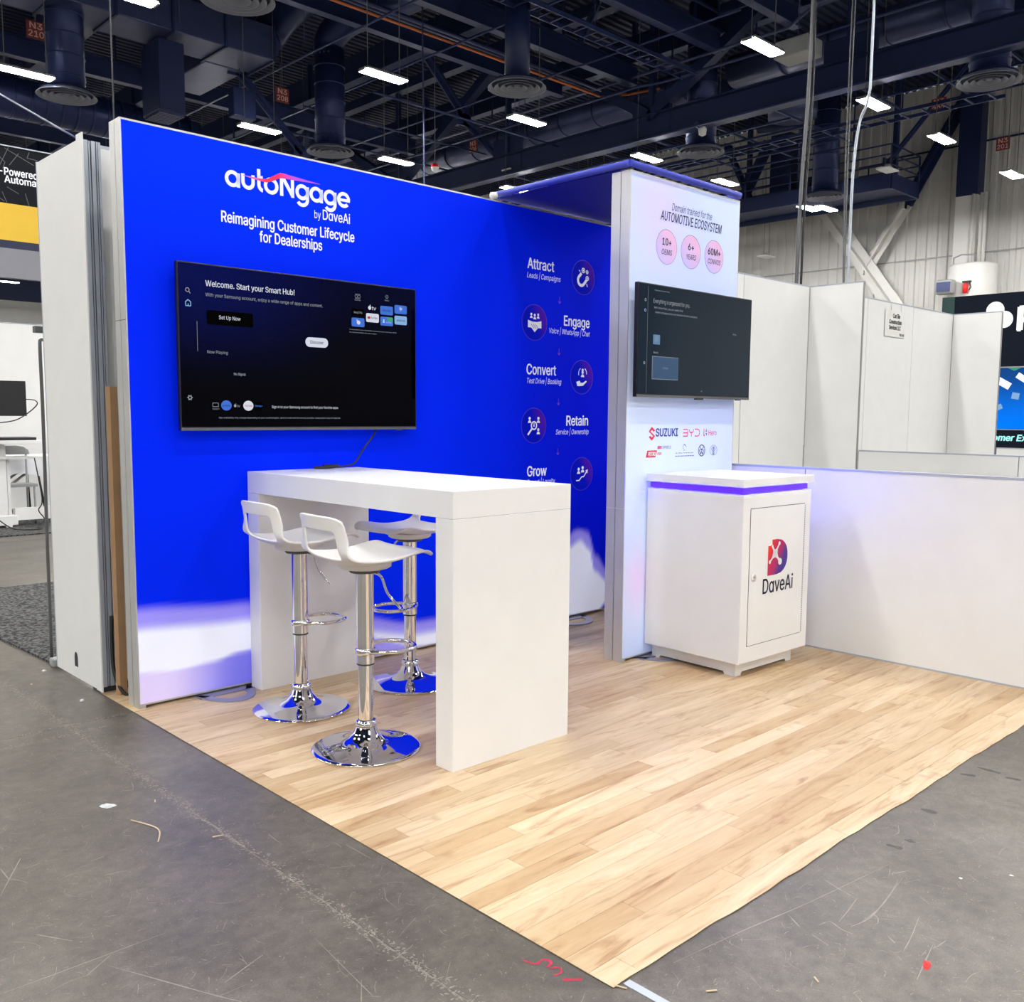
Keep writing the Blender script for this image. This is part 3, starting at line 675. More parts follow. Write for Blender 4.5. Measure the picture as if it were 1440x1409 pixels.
for (a, b_) in ((by0, ym-.002), (ym+.002, by1)):
    MB().box(bx0, bx0+.03, a, b_, Z, bz).build('frame_post', alu, bw); MB().box(bx1-.03, bx1, a, b_, Z, bz).build('frame_post', alu, bw)
    MB().box(bx0+.03, bx1-.03, a, b_, Z+.012, .05).build('frame_rail', alu, bw); MB().box(bx0+.03, bx1-.03, a, b_, bz-.04, bz).build('frame_rail', alu, bw)
MB().box(bx0+.004, bx1-.004, ym-.003, ym+.003, Z+.01, bz-.004).build('frame_joint', gap, bw)
MB().box(bx0+.02, bx1-.02, by1-.004, by1-.001, .05, bz-.04).build('back_fabric', greyb, bw)
MB().box(bx0-.0006, bx0, by0, by1, 1.63, 1.632).build('post_joint', gap, bw)
def footplate(parent, cx, y, s, r=.15, dpt=.21, lb=None):
    # half-oval steel foot with a slot ; s=-1 points to -Y
    n = 18; outer = [(cx+r*math.cos(PI*k/n), y+s*dpt*math.sin(PI*k/n)) for k in range(n+1)]
    inner = [(cx+.6*r*math.cos(PI*k/n), y+s*(.35*dpt+.42*dpt*math.sin(PI*k/n))) for k in range(n+1)]
    vs = []; fs = []
    for k in range(n+1):
        for p in (outer[k], inner[k]):
            for z in (Z, Z+.006): vs.append((*p, z))
    for k in range(n):
        a = 4*k; b = a+4
        fs += [(a+1, b+1, b+3, a+3), (a, a+2, b+2, b), (a, b, b+1, a+1), (a+2, a+3, b+3, b+2)]
    m = MB().add(vs, fs); m.box(cx-r, cx+r, min(y, y+s*.07), max(y, y+s*.07), Z, Z+.006)
    return m.build('foot_plate', foot, parent)
footplate(bw, .41, by0+.02, -1, r=.13); footplate(bw, 2.66, by0+.02, -1, r=.17)
WP = front(by0)
# lettering on the blue wall
def arc(b, u, v, r, a0, a1, wd=.0165, n=28): ring(b, WP, u, v, r, wd, .0015, n, math.radians(a0), math.radians(a1))
def stem(b, u0, v0, u1, v1, wd=.0165): seg(b, WP, (u0, v0), (u1, v1), wd, .0015)
def letter(fn):
    b = MB(); fn(b); return b.build('letter', inkw, bw)
def L_a(u): return lambda b: (arc(b, u, 2.269, .0275, 0, 360), stem(b, u+.0275, 2.296, u+.0275, 2.235))
def L_g(u): return lambda b: (arc(b, u, 2.268, .0275, 0, 360), stem(b, u+.0275, 2.295, u+.0275, 2.238), arc(b, u, 2.238, .0275, -145, 0))
letter(L_a(.510)); letter(lambda b: (stem(b, .5595, 2.300, .5595, 2.266), stem(b, .6085, 2.300, .6085, 2.266), arc(b, .584, 2.267, .0245, 180, 360)))
letter(lambda b: (stem(b, .6365, 2.332, .6365, 2.262), arc(b, .6585, 2.264, .022, 180, 262), stem(b, .630, 2.296, .656, 2.296)))
letter(lambda b: arc(b, .697, 2.269, .0285, 0, 360))
letter(lambda b: (stem(b, .7495, 2.334, .7495, 2.235), stem(b, .8055, 2.330, .8055, 2.235), stem(b, .7495, 2.326, .8055, 2.243, .0175)))
letter(L_g(.856)); letter(L_a(.930)); letter(L_g(1.005)); letter(lambda b: (arc(b, 1.081, 2.269, .0285, 0, 318), stem(b, 1.056, 2.268, 1.116, 2.268, .0135)))
text('by', WP, .919, 2.162, .034, .036, inkw, bw, .0); text('D\u0251veAi', WP, .964, 2.162, .152, .045, inkw, bw, .008)
text('Reimagining Customer Lifecycle', WP, .453, 2.080, .687, .046, inkw, bw, .016)
text('for Dealerships', WP, .634, 2.018, .325, .046, inkw, bw, .016)
# swoosh
sw = [(.56, 2.292), (.66, 2.287), (.70, 2.300), (.745, 2.322), (.80, 2.322), (.95, 2.319)]; wds = [.002, .013, .020, .022, .018, .002]
P_ = smooth_path([(a, b_, wds[i]) for i, (a, b_) in enumerate(sw)], 6); vs = []; fs = []; cs = []
for i, p in enumerate(P_):
    t = i/(len(P_)-1); c = lerp((.9, .04, .12), (.30, .10, .80), ss(.5, 1, t)) if t > .25 else lerp((.55, .2, .7), (.9, .04, .12), ss(0, .25, t))
    for s in (-.5, .5): vs.append(WP(p.x, p.y+s*p.z, .003)); cs.append(c)
for i in range(len(P_)-1): fs.append((2*i, 2*i+2, 2*i+3, 2*i+1))
MB().add(vs, fs, False, cs).build('logo_swoosh', vmat('swoosh_print', .6, .2), bw, color=True)['label'] = 'red and pink wavy stripe across the logo'
items = [('Attract', 2.314, 2.098, .221, .058, 'Leads | Campaigns', 2.312, 2.045, .275), ('Engage', 2.623, 1.796, .230, .058, 'Voice | WhatsApp | Chat', 2.495, 1.744, .357),
         ('Convert', 2.314, 1.499, .247, .058, 'Test Drive | Booking', 2.315, 1.447, .288), ('Retain', 2.655, 1.203, .198, .058, 'Service | Ownership', 2.564, 1.149, .292),
         ('Grow', 2.326, .908, .164, .058, 'Repeat | Loyalty', 2.327, .858, .233)]
for a, u, v, wd, cp, b_, u2, v2, w2 in items:
    text(a, WP, u, v-.008, wd, cp, inkw, bw, .018); text(b_, WP, u2, v2-.008, w2, .030, inkw, bw, .0, shear=.18)
icm = vmat('icon_print', .6, .2)
def icon(cx, cz, kind):
    r = .102; vs = [WP(cx, cz, .001)]; cs = [(.0006, .005, .45)]; fs = []
    for j, rad in enumerate((.5, .85, 1.0)):
        for k in range(36):
            t = 2*PI*k/36; vs.append(WP(cx+r*rad*math.cos(t), cz+r*rad*math.sin(t), .001))
            f = max(0, math.cos(t-.45))**1.5*rad; cs.append(lerp((.0006, .006, .47), (.085, .008, .36), f))
    for k in range(36):
        k2 = (k+1) % 36; fs.append((0, 1+k, 1+k2))
        for j in range(2): a = 1+j*36; fs.append((a+k, a+36+k, a+36+k2, a+k2))
    o = MB().add(vs, fs, False, cs).build('icon_disc', icm, bw, color=True)
    b = MB(); ring(b, WP, cx, cz, r, .0018, .002); b.build('icon_outline', inkm, o)
    g = MB()
    if kind == 0:
        ring(g, WP, cx-.018, cz-.018, .030, .018, .003, 20, .75*PI, 1.85*PI)
        seg(g, WP, (cx-.04, cz+.002), (cx-.018, cz+.024), .018, .003); seg(g, WP, (cx+.008, cz-.035), (cx+.028, cz-.012), .018, .003)
        for dx, dz, rr_ in ((-.002, .042, .016), (.032, .035, .012), (.034, -.002, .015)):
            ring(g, WP, cx+dx, cz+dz, rr_*.8, rr_*.4, .003, 16); disc(g, WP, cx+dx, cz+dz, rr_*.4, .003, 10)
        seg(g, WP, (cx-.04, cz+.04), (cx-.03, cz+.033), .006, .003); seg(g, WP, (cx+.03, cz-.035), (cx+.036, cz-.052), .006, .003)
    if kind == 1:
        for dx, s in ((-.028, .018), (.028, .018), (0, .02)): person(g, WP, cx+dx, cz+.03-(.006 if dx == 0 else 0), s)
        g.poly([WP(cx-.055, cz+.012, .003), WP(cx-.055, cz-.03, .003), WP(cx-.028, cz-.03, .003), WP(cx, cz-.055, .003), WP(cx+.028, cz-.03, .003), WP(cx+.055, cz-.03, .003), WP(cx+.055, cz+.012, .003), WP(cx+.02, cz+.004, .003), WP(cx-.02, cz+.004, .003)])
        k2 = MB()
        for q in (-.018, .0, .018): seg(k2, WP, (cx+q-.012, cz-.012), (cx+q+.012, cz-.034), .003, .0045)
        k2.build('icon_lines', inkb, o)
    if kind == 2:
        person(g, WP, cx+.006, cz+.008, .024); disc(g, WP, cx+.006, cz+.043, .009, .003, 12)
        ring(g, WP, cx+.006, cz+.022, .036, .005, .003, 20, -.1, .32*PI); ring(g, WP, cx+.006, cz+.022, .036, .005, .003, 20, .68*PI, 1.1*PI)
        g.poly([WP(cx-.05, cz-.03, .003), WP(cx-.04, cz-.055, .003), WP(cx+.01, cz-.052, .003), WP(cx+.045, cz-.026, .003), WP(cx+.036, cz-.02, .003), WP(cx+.01, cz-.034, .003), WP(cx-.012, cz-.034, .003), WP(cx-.02, cz-.022, .003)])
    if kind == 3:
        for dx, dz in ((-.036, .022), (.036, .022), (.036, -.044)): person(g, WP, cx+dx, cz+dz, .022)
        ring(g, WP, cx, cz, .022, .009, .003, 20); seg(g, WP, (cx-.018, cz-.02), (cx-.05, cz-.054), .012, .003); person(g, WP, cx, cz-.002, .012)
    if kind == 4:
        person(g, WP, cx-.028, cz+.008, .024); person(g, WP, cx+.008, cz+.016, .024)
        for p, q in (((-.05, -.04), (-.022, -.04)), ((-.022, -.04), (.0, -.018)), ((0, -.018), (.018, -.018)), ((.018, -.018), (.05, .018))): seg(g, WP, (cx+p[0], cz+p[1]), (cx+q[0], cz+q[1]), .007, .003)
        g.poly([WP(cx+.056, cz+.026, .003), WP(cx+.034, cz+.02, .003), WP(cx+.052, cz+.0, .003)])
    g.build('icon_glyph', inkw, o)
for k, (cx, cz) in enumerate(((2.789, 2.084), (2.376, 1.787), (2.788, 1.488), (2.378, 1.195), (2.799, .897))): icon(cx, cz, k)
for z in (1.931, 1.630, 1.335, 1.038):
    b = MB(); seg(b, WP, (2.585, z+.02), (2.585, z-.018), .002); seg(b, WP, (2.585, z-.018), (2.575, z-.006), .003); seg(b, WP, (2.585, z-.018), (2.595, z-.006), .003)
    b.build('arrow', mat('pink_line', (.45, .10, .60), .5), bw)

# -------- tower
tx0, tx1, ty0, ty1, tz = 2.128, 3.082, 1.745, 1.862, 2.444
tw = thing('lightbox_tower', 'tall narrow white lightbox tower with silver side posts', 'display wall', ((tx0+tx1)/2, (ty0+ty1)/2, 0))
def towfn(x, z):
    u = (x-tx0)/(tx1-tx0); v = z/tz
    c = lerp((.56, .64, .96), (.63, .73, .98), .5+.5*math.sin(u*3+v*4))
    c = lerp(c, (.64, .60, .95), ss(.35, .0, math.hypot((u-.25), (v-.93)*2.2)))
    c = lerp(c, (.74, .60, .88), ss(.18, 0, math.hypot(u-.12, (v-.17)*1.6))*.9)
    return lerp(c, (.48, .60, .96), ss(.1, .0, v)*.6)
gridprint(tx0+.006, tx1-.006, Z+.02, tz-.008, 40, 90, ty0-.0005, towfn, 'printed_fabric', vmat('backlit_print_white', .6, .14), tw)
ym = (ty0+ty1)/2
for (a, b_) in ((ty0, ym-.002), (ym+.002, ty1)):
    MB().box(tx0, tx0+.03, a, b_, Z, tz).build('frame_post', alu, tw); MB().box(tx1-.03, tx1, a, b_, Z, tz).build('frame_post', alu, tw)
    MB().box(tx0+.03, tx1-.03, a, b_, Z+.012, .05).build('frame_rail', alu, tw); MB().box(tx0+.03, tx1-.03, a, b_, tz-.04, tz).build('frame_rail', alu, tw)
MB().box(tx0+.004, tx1-.004, ym-.003, ym+.003, Z+.01, tz-.004).build('frame_joint', gap, tw)
MB().box(tx0+.02, tx1-.02, ty1-.004, ty1-.001, .05, tz-.04).build('back_fabric', greyb, tw)
MB().box(tx0-.0006, tx0, ty0, ty1, .79, .792).build('post_joint', white, tw)
footplate(tw, 2.40, ty0+.02, -1, r=.15, dpt=.19); footplate(tw, 2.36, ty1-.02, 1, r=.13, dpt=.19)
TP = front(ty0)
text('Domain trained for the', TP, 2.637, 2.300, .352, .036, inkn, tw, 0, shear=.2, align='c'); text('AUTOMOTIVE ECOSYSTEM', TP, 2.637, 2.242, .535, .046, inkn, tw, .012, shear=.12, align='c')
pinkm = vmat('pink_disc_print', .6, .12)
for cx, a, b_, wa, wb_ in ((2.424, '10+', 'OEMS', .075, .085), (2.632, '6+', 'YEARS', .052, .085), (2.843, '60M+', 'CONVOS', .118, .115)):
    r = .086; vs = [TP(cx, 2.112, .001)]; cs = [(.66, .48, .80)]; fs = []
    for k in range(36):
        t = 2*PI*k/36; vs.append(TP(cx+r*math.cos(t), 2.112+r*math.sin(t), .001)); cs.append(lerp((.55, .48, .86), (.80, .46, .70), .5+.5*math.cos(t-.8)))
    for k in range(36): fs.append((0, 1+k, 1+(k+1) % 36))
    o = MB().add(vs, fs, False, cs).build('stat_disc', pinkm, tw, color=True)
    b = MB(); ring(b, TP, cx, 2.112, r, .0018, .002); b.build('outline', inkg, o)
    text(a, TP, cx, 2.120, wa, .034, inkn, o, .014, align='c', d=.003); text(b_, TP, cx, 2.073, wb_, .026, inkn, o, 0, shear=.15, align='c', d=.003)
# logos on the tower foot
g = MB()
sz = lambda a, b_: TP(2.338+a*.028, 1.166+b_*.036, .002)
g.poly([sz(-.1, 1), sz(.9, .45), sz(.5, .25), sz(-.05, .5), sz(-.4, .3), sz(.95, -.3), sz(.9, -.4)][:3]+[sz(0, .55), sz(-.45, .3), sz(-.95, .3)])
g.poly([sz(-.95, .3), sz(-.45, .3), sz(.95, -.35), sz(.4, -.35)]); g.poly([sz(.95, -.35), sz(0, -1), sz(-.9, -.5), sz(-.5, -.28), sz(0, -.55), sz(.4, -.35)])
g.build('car_maker_emblem', inkr, tw); text('SUZUKI', TP, 2.369, 1.152, .191, .040, inkb, tw, .022)
b = MB()
for zz in (1.150, 1.168, 1.186): seg(b, TP, (2.606, zz), (2.646, zz), .006)
seg(b, TP, (2.648, 1.150), (2.648, 1.186), .006)
seg(b, TP, (2.660, 1.187), (2.668, 1.170), .006); seg(b, TP, (2.668, 1.170), (2.694, 1.170), .006); seg(b, TP, (2.694, 1.170), (2.702, 1.187), .006); seg(b, TP, (2.681, 1.170), (2.681, 1.147), .006)
seg(b, TP, (2.712, 1.187), (2.738, 1.187), .006); seg(b, TP, (2.712, 1.150), (2.738, 1.150), .006); ring(b, TP, 2.738, 1.1685, .0185, .006, .001, 16, -PI/2, PI/2)
b.build('outlined_wordmark', inkp, tw)
b = MB(); seg(b, TP, (2.797, 1.150), (2.797, 1.190), .006); seg(b, TP, (2.797, 1.152), (2.806, 1.152), .006); b.build('motorcycle_emblem', inkr, tw)
b = MB(); b.poly([TP(2.812, 1.172, .001), TP(2.824, 1.172, .001), TP(2.818, 1.192, .001)]); b.poly([TP(2.812, 1.165, .001), TP(2.824, 1.165, .001), TP(2.824, 1.150, .001)]); b.build('motorcycle_emblem', inkn, tw)
text('Hero', TP, 2.838, 1.152, .078, .030, inkp, tw, .008)
b = MB(); b.poly([TP(2.292, 1.044, .001), TP(2.372, 1.044, .001), TP(2.384, 1.080, .001), TP(2.304, 1.080, .001)]); b.build('petrol_logo_box', inkr, tw); text('PETRO', TP, 2.308, 1.052, .062, .020, inkw, tw, .02, shear=.15, d=.003)
text('min', TP, 2.388, 1.055, .034, .018, inko, tw, .012)
b = MB(); b.poly([TP(2.386, 1.086, .001), TP(2.416, 1.086, .001), TP(2.419, 1.102, .001), TP(2.389, 1.102, .001)]); b.build('express_logo_box', inkp, tw); text('EXPRESS', TP, 2.42, 1.087, .082, .015, inkg, tw, .006)
b = MB(); ring(b, TP, 2.622, 1.092, .014, .003, .001, 16, .2*PI, 1.3*PI); seg(b, TP, (2.615, 1.110), (2.640, 1.092), .003); seg(b, TP, (2.612, 1.074), (2.628, 1.078), .003); b.build('bird_emblem', inkg, tw)
b = MB(); xx = 2.545
while xx < 2.70:
    wd = R.uniform(.006, .016); seg(b, TP, (xx, 1.061+R.uniform(-.001, .002)), (xx+wd, 1.061), .004); xx += wd+.005
xx = 2.541
while xx < 2.70:
    wd = R.uniform(.008, .018); seg(b, TP, (xx, 1.045), (xx+wd, 1.045), .005); xx += wd+.003
b.build('tiny_caption', inkg, tw)
b = MB(); ring(b, TP, 2.780, 1.071, .030, .005, .001, 28)
for p, q in (((-.018, .022), (-.004, -.0)), ((-.004, 0), (0, .010)), ((0, .010), (.004, 0)), ((.004, 0), (.018, .022)), ((-.023, .006), (-.010, -.022)), ((-.010, -.022), (0, -.004)), ((0, -.004), (.010, -.022)), ((.010, -.022), (.023, .006))):
    seg(b, TP, (2.780+p[0], 1.071+p[1]), (2.780+q[0], 1.071+q[1]), .005)
b.build('round_car_emblem', inkn, tw)
b = MB(); ring(b, TP, 2.892, 1.070, .034, .003, .001, 28, rv=.028); ring(b, TP, 2.892, 1.078, .020, .003, .001, 24, rv=.012)
seg(b, TP, (2.892, 1.086), (2.892, 1.046), .008); ring(b, TP, 2.892, 1.066, .012, .003, .001, 24, rv=.020); b.build('oval_car_emblem', inkg, tw)

# -------- canopy
cn = thing('blue_canopy', 'dark blue fabric canopy on a tube frame between tower and blue wall', 'canopy', (2.6, 2.2, 2.45))
MB().box(2.12, 3.08, 1.80, 2.66, 2.446, 2.452).build('fabric', canvas, cn)
rt = .017; zt = 2.468
MB().tube([(2.115, 1.735, zt), (3.06, 1.735, zt), (3.078, 1.75, zt), (3.085, 1.80, zt)], rt, 12).build('front_tube', tubeb, cn)
MB().tube([(2.112, 1.74, zt), (2.112, 2.70, zt)], rt, 12).build('side_tube', tubeb, cn); MB().tube([(3.085, 1.80, zt), (3.085, 2.70, zt)], rt, 12).build('side_tube', tubeb, cn); MB().tube([(2.112, 2.70, zt), (3.085, 2.70, zt)], rt, 12).build('rear_tube', tubeb, cn)
MB().lathe([(.001, -.02), (.02, -.015), (.024, 0), (.02, .015), (.001, .02)], 2.07, 2.66, 16, 2.452).build('white_clip', white, cn)

# -------- televisions
def tv(x0, x1, z0, z1, yf, depth, lb):
    t = thing('television', lb, 'television', ((x0+x1)/2, yf, z0))
    MB().box(x0, x1, yf, yf+.024, z0, z1).build('bezel', black, t, bevel=.003)
    MB().box(x0+.1, x1-.1, yf+.024, yf+depth, z0+.08, z1-.1).build('rear_housing', black, t, bevel=.01)
    MB().box(x0+.002, x1-.002, yf-.001, yf+.01, z0, z0+.012).build('lower_trim', darkg, t)
    MB().box(x1-.13, x1-.09, yf-.002, yf+.01, z0-.005, z0+.002).build('sensor', ductl, t)
    s = MB().box(x0+.006, x1-.006, yf-.0012, yf+.002, z0+.014, z1-.006).build('screen', None, t) if False else None
    return t
glassy = mat('glossy_screen', (.0006, .0006, .0015), .05, spec=.13)
glassy2 = mat('glossy_screen_2', (.002, .004, .007), .08, emit=(.05, .10, .17), es=.12, spec=.30)
t1 = tv(.218, 1.466, 1.180, 1.882, 2.578, by0-2.578-.002, 'larger television on the blue wall showing a set-up menu')
def scr1(x, z):
    u = (x-.224)/1.236; v = (z-1.196)/.68
    return lerp((0, 0, .0006), (.0006, .0016, .030), max(0, min(1, ss(.75, .1, u)*ss(.25, .95, v)+.25*ss(.5, 1, v)*ss(.2, .9, u))))
sm = vmat('screen_glow', .05, 1.0); sm.node_tree.nodes['Principled BSDF'].inputs['Specular IOR Level'].default_value = .12
s1 = gridprint(.224, 1.460, 1.196, 1.876, 30, 18, 2.5768, scr1, 'screen', sm, t1)
S = front(2.5766)
def st(s, u, v, wd, cap, m=scrw, bold=.0, p=None, sh=0): return text(s, S_, u, v, wd, cap, m, p, bold, sh, d=.001)
S_ = S
st('Welcome. Start your Smart Hub!', .342, 1.789, .427, .024, scrw, .01, s1); st('With your Samsung account, enjoy a wide range of apps and content.', .341, 1.747, .575, .014, scrg, 0, s1)
b = MB(); rrect(b, S, .345, .56, 1.630, 1.690, .008, .0006); b.build('menu_button', scrd, s1); st('Set Up Now', .400, 1.655, .100, .016, scrw, .0, s1)
b = MB(); rrect(b, S, .822, .944, 1.562, 1.606, .021, .0006); b.build('menu_button', scrw, s1); text('Discover', S, .883, 1.577, .072, .015, inkn, s1, .01, d=.0015, align='c')
st('Now Playing', .343, 1.508, .094, .013, scrg, 0, s1); st('No Signal', .463, 1.419, .056, .011, scrg, .01, s1)
b = MB(); ring(b, S, .262, 1.766, .008, .003, .001, 16); seg(b, S, (.268, 1.760), (.275, 1.752), .003); b.build('search_icon', scrg, s1)
b = MB()
for p, q in (((-.011, -.012), (-.011, .004)), ((.011, -.012), (.011, .004)), ((-.011, -.012), (.011, -.012)), ((-.013, .003), (0, .014)), ((.013, .003), (0, .014)), ((0, -.012), (0, -.003))): seg(b, S, (.264+p[0], 1.712+p[1]), (.264+q[0], 1.712+q[1]), .0035)
b.build('home_icon', scrl, s1)
b = MB(); ring(b, S, .261, 1.319, .007, .004, .001, 16)
for k in range(6): t = k*PI/3; seg(b, S, (.261+.008*math.cos(t), 1.319+.008*math.sin(t)), (.261+.012*math.cos(t), 1.319+.012*math.sin(t)), .004)
b.build('settings_icon', scrg, s1)
b = MB(); seg(b, S, (.3005, 1.64), (.3005, 1.515), .0015); b.build('divider', scrg, s1)
for u, m, s, mi in ((.425, scrb, 'prime', inkn), (.529, scrw, 'YouTube', scrr), (.579, scrd, 'Disney+', scrb)):
    b = MB(); disc(b, S, u, 1.288, .0245, .0006, 24, .022) if u < .57 else rrect(b, S, u-.018, u+.018, 1.268, 1.306, .006, .0006); o = b.build('app_icon', m, s1); text(s, S, u, 1.284, .036, .008, mi, o, .01, d=.0015, align='c')
b = MB()
for a, c in ((.362, 1.282), (.388, 1.282)): seg(b, S, (a, c), (a, c+.016), .002)
seg(b, S, (.362, 1.298), (.388, 1.298), .002); seg(b, S, (.362, 1.282), (.388, 1.282), .002); b.build('tv_icon', scrg, s1); st('Samsung TV', .360, 1.270, .032, .006, scrg, 0, s1)
def apple(b, u, v, r, d=.001): disc(b, S, u, v, r, d, 16, r*1.05); disc(b, S, u+r*.35, v+r*1.35, r*.3, d, 8)
b = MB(); apple(b, .466, 1.287, .006); b.build('app_emblem', scrg, s1); st('tv', .475, 1.281, .014, .012, scrg, 0, s1)
st('Sign in to your Samsung account to find your favorite apps.', .644, 1.279, .353, .011, scrw, 0, s1); st('App availability may change depending on your country/region, device model and the service provider. Subscription may be required.', .388, 1.232, .619, .007, scrg, 0, s1)
for (u0, u1, v0, v1, m, s, mi) in ((1.076, 1.150, 1.672, 1.714, scrb, 'b', scrw), (1.160, 1.235, 1.699, 1.741, scrw, 'YouTube', scrr), (1.244, 1.320, 1.741, 1.783, scrb, 'prime video', inkn), (1.330, 1.406, 1.752, 1.794, scrb, '', scrw), (1.244, 1.320, 1.688, 1.731, scrb, 'Smart', scrw), (1.330, 1.406, 1.699, 1.742, scrl, 'alexa', inkn), (1.076, 1.150, 1.722, 1.758, scrd, 'Samsung TV Plus', scrg)):
    b = MB(); rrect(b, S, u0, u1, v0, v1, .007, .0006); o = b.build('app_tile', m, s1); uc, vc = (u0+u1)/2, (v0+v1)/2
    if s == 'b': b = MB(); disc(b, S, uc+.003, vc-.001, .010, .0012, 16); seg(b, S, (uc-.006, vc+.013), (uc-.004, vc-.006), .005, .0012); b.build('emblem', mi, o)
    elif s == '':
        b = MB()
        for k in range(6): t = k*PI/3; seg(b, S, (uc, vc+.004), (uc+.011*math.sin(t), vc+.004+.011*math.cos(t)), .0025, .0012)
        b.build('emblem', mi, o)
    elif s == 'Smart':
        b = MB(); b.poly([S(uc-.005, v1-.001, .0012), S(u1-.006, v1-.001, .0012), S(u1-.001, v1-.008, .0012), S(u1-.001, vc, .0012), S(uc+.01, vc, .0012)]); b.build('green_corner', scrgn, o)
        b = MB(); person(b, S, uc-.018, vc-.004, .010, .0014); b.build('emblem', mi, o); text('SmartThings', S, uc-.004, vc-.008, .032, .007, mi, o, 0, d=.0014)
    elif s == 'YouTube':
        b = MB(); rrect(b, S, uc-.030, uc-.013, vc-.006, vc+.006, .003, .0012); b.build('emblem', scrr, o); text('YouTube', S, uc-.010, vc-.005, .038, .011, inkn, o, .01, d=.0014)
    else: text(s, S, uc, vc-.005, (u1-u0)*.66, .010, mi, o, .005, d=.0012, align='c')
b = MB(); apple(b, 1.181, 1.767, .009); b.build('app_emblem', scrw, s1); st('tv', 1.193, 1.758, .026, .018, scrw, 0, s1)
b = MB()
for dx in (-.008, .008): ring(b, S, 1.112+dx, 1.815, .007, .0015, .001, 14)
seg(b, S, (1.097, 1.825), (1.127, 1.825), .0015); seg(b, S, (1.097, 1.805), (1.127, 1.805), .0015); b.build('camera_icon', scrg, s1); st('Multi View', 1.095, 1.795, .034, .006, scrg, 0, s1)
b = MB()
for k in range(6): t = k*PI/3; seg(b, S, (1.283+.004*math.cos(t), 1.828+.004*math.sin(t)), (1.283+.011*math.cos(t), 1.828+.011*math.sin(t)), .0022)
b.build('star_icon', scrg, s1); st('Gallery', 1.270, 1.808, .027, .006, scrg, 0, s1)
st('The content is for illustration purposes only and may differ', 1.062, 1.655, .28, .005, scrg, 0, s1); st('The service availability may vary by region.', 1.062, 1.642, .16, .005, scrg, 0, s1)
# second television on an arm in front of the tower
t2 = tv(2.125, 3.132, 1.350, 1.905, 1.680, .05, 'smaller television on the white tower showing a faint menu')
s2 = MB().box(2.131, 3.126, 1.6785, 1.682, 1.366, 1.899).build('screen', glassy2, t2)
MB().box(2.62, 2.68, 1.672, 1.69, 1.343, 1.352).build('logo_tab', black, t2)
S_ = S2 = front(1.6783)
st('Everything is organized for you.', 2.242, 1.813, .303, .020, scrg, .0, s2); st('With Smart Hub, you can easily find', 2.247, 1.786, .238, .010, scrg, 0, s2); st('content and apps across your favourite services in one place', 2.257, 1.764, .354, .010, scrg, 0, s2); st('Welcome to Smart Hub', 2.25, 1.872, .12, .006, scrg, 0, s2)
b = MB(); rrect(b, S2, 2.245, 2.301, 1.611, 1.659, .004); o = b.build('app_tile', mat('screen_dim_blue', (.01, .02, .03), .3, emit=(.10, .22, .40), es=.6), s2); b = MB(); rrect(b, S2, 2.256, 2.29, 1.625, 1.655, .003, .002); b.build('tile_inset', mat('screen_pale_blue', (.01, .02, .03), .3, emit=(.2, .32, .5), es=.5), o)
st('Recent', 2.251, 1.566, .038, .011, scrg, 0, s2)
b = MB(); rrect(b, S2, 2.241, 2.457, 1.439, 1.553, .002); o = b.build('preview_frame', scrg, s2); b = MB(); rrect(b, S2, 2.2435, 2.4545, 1.4415, 1.5505, .001, .002); b.build('preview', mat('screen_deep_blue', (.01, .02, .03), .3, emit=(.012, .05, .12), es=.8), o); text('No Signal', S2, 2.349, 1.492, .045, .010, scrg, o, 0, d=.003, align='c')
st('Settings', 2.946, 1.699, .034, .009, scrg, 0, s2)
for vv, m in ((1.822, scrg), (1.772, scrl), (1.517, scrg)):
    b = MB(); ring(b, S2, 2.179, vv, .006, .003, .001, 14); b.build('menu_icon', m, s2)
b = MB(); seg(b, S2, (2.198, 1.89), (2.198, 1.37), .0012); b.build('divider', scrg, s2)
b = MB(); seg(b, S2, (2.660, 1.385), (2.668, 1.391), .002); seg(b, S2, (2.676, 1.385), (2.668, 1.391), .002); b.build('chevron', scrg, s2)

# TV power cable
cb = thing('power_cable', 'black power cable hanging from the larger television onto the table', 'cable', (1.1, 2.60, .99))
MB().tube(smooth_path([(1.235, 2.60, 1.20), (1.215, 2.602, 1.15), (1.15, 2.60, 1.08), (1.10, 2.595, 1.02), (1.03, 2.585, 1.004), (.88, 2.57, 1.003)], 8), .0045, 8).build('cord', rubber, cb)
MB().tube(smooth_path([(.98, 2.58, 1.004), (.92, 2.55, 1.004), (.86, 2.575, 1.004), (.93, 2.60, 1.004), (.99, 2.57, 1.010), (.9, 2.56, 1.012)], 6), .006, 8).build('coil', rubber, cb)

# -------- high table
TH = .995
tb = thing('high_table', 'white slab-legged high table standing out from the blue wall', 'table', (.84, 1.91, 0))
ax0, ax1, ay0, ay1 = .5444, 1.136, 1.1953, 2.628; lt = .094
MB().box(ax0, ax1, ay0, ay1, .8997, TH).build('tabletop', white, tb, bevel=.0015)
MB().box(ax0, ax1, ay0, ay0+lt, Z, .8990).build('leg_panel', white, tb, bevel=.0015)
MB().box(ax0, ax1, ay1-lt, ay1, Z, .8990).build('leg_panel', white, tb, bevel=.0015)
MB().box(ax0+.002, ax1-.002, ay0+.002, ay0+lt-.002, .8988, .8999).build('joint_line', gap, tb); MB().box(ax0+.002, ax1-.002, ay1-lt+.002, ay1-.002, .8988, .8999).build('joint_line', gap, tb)

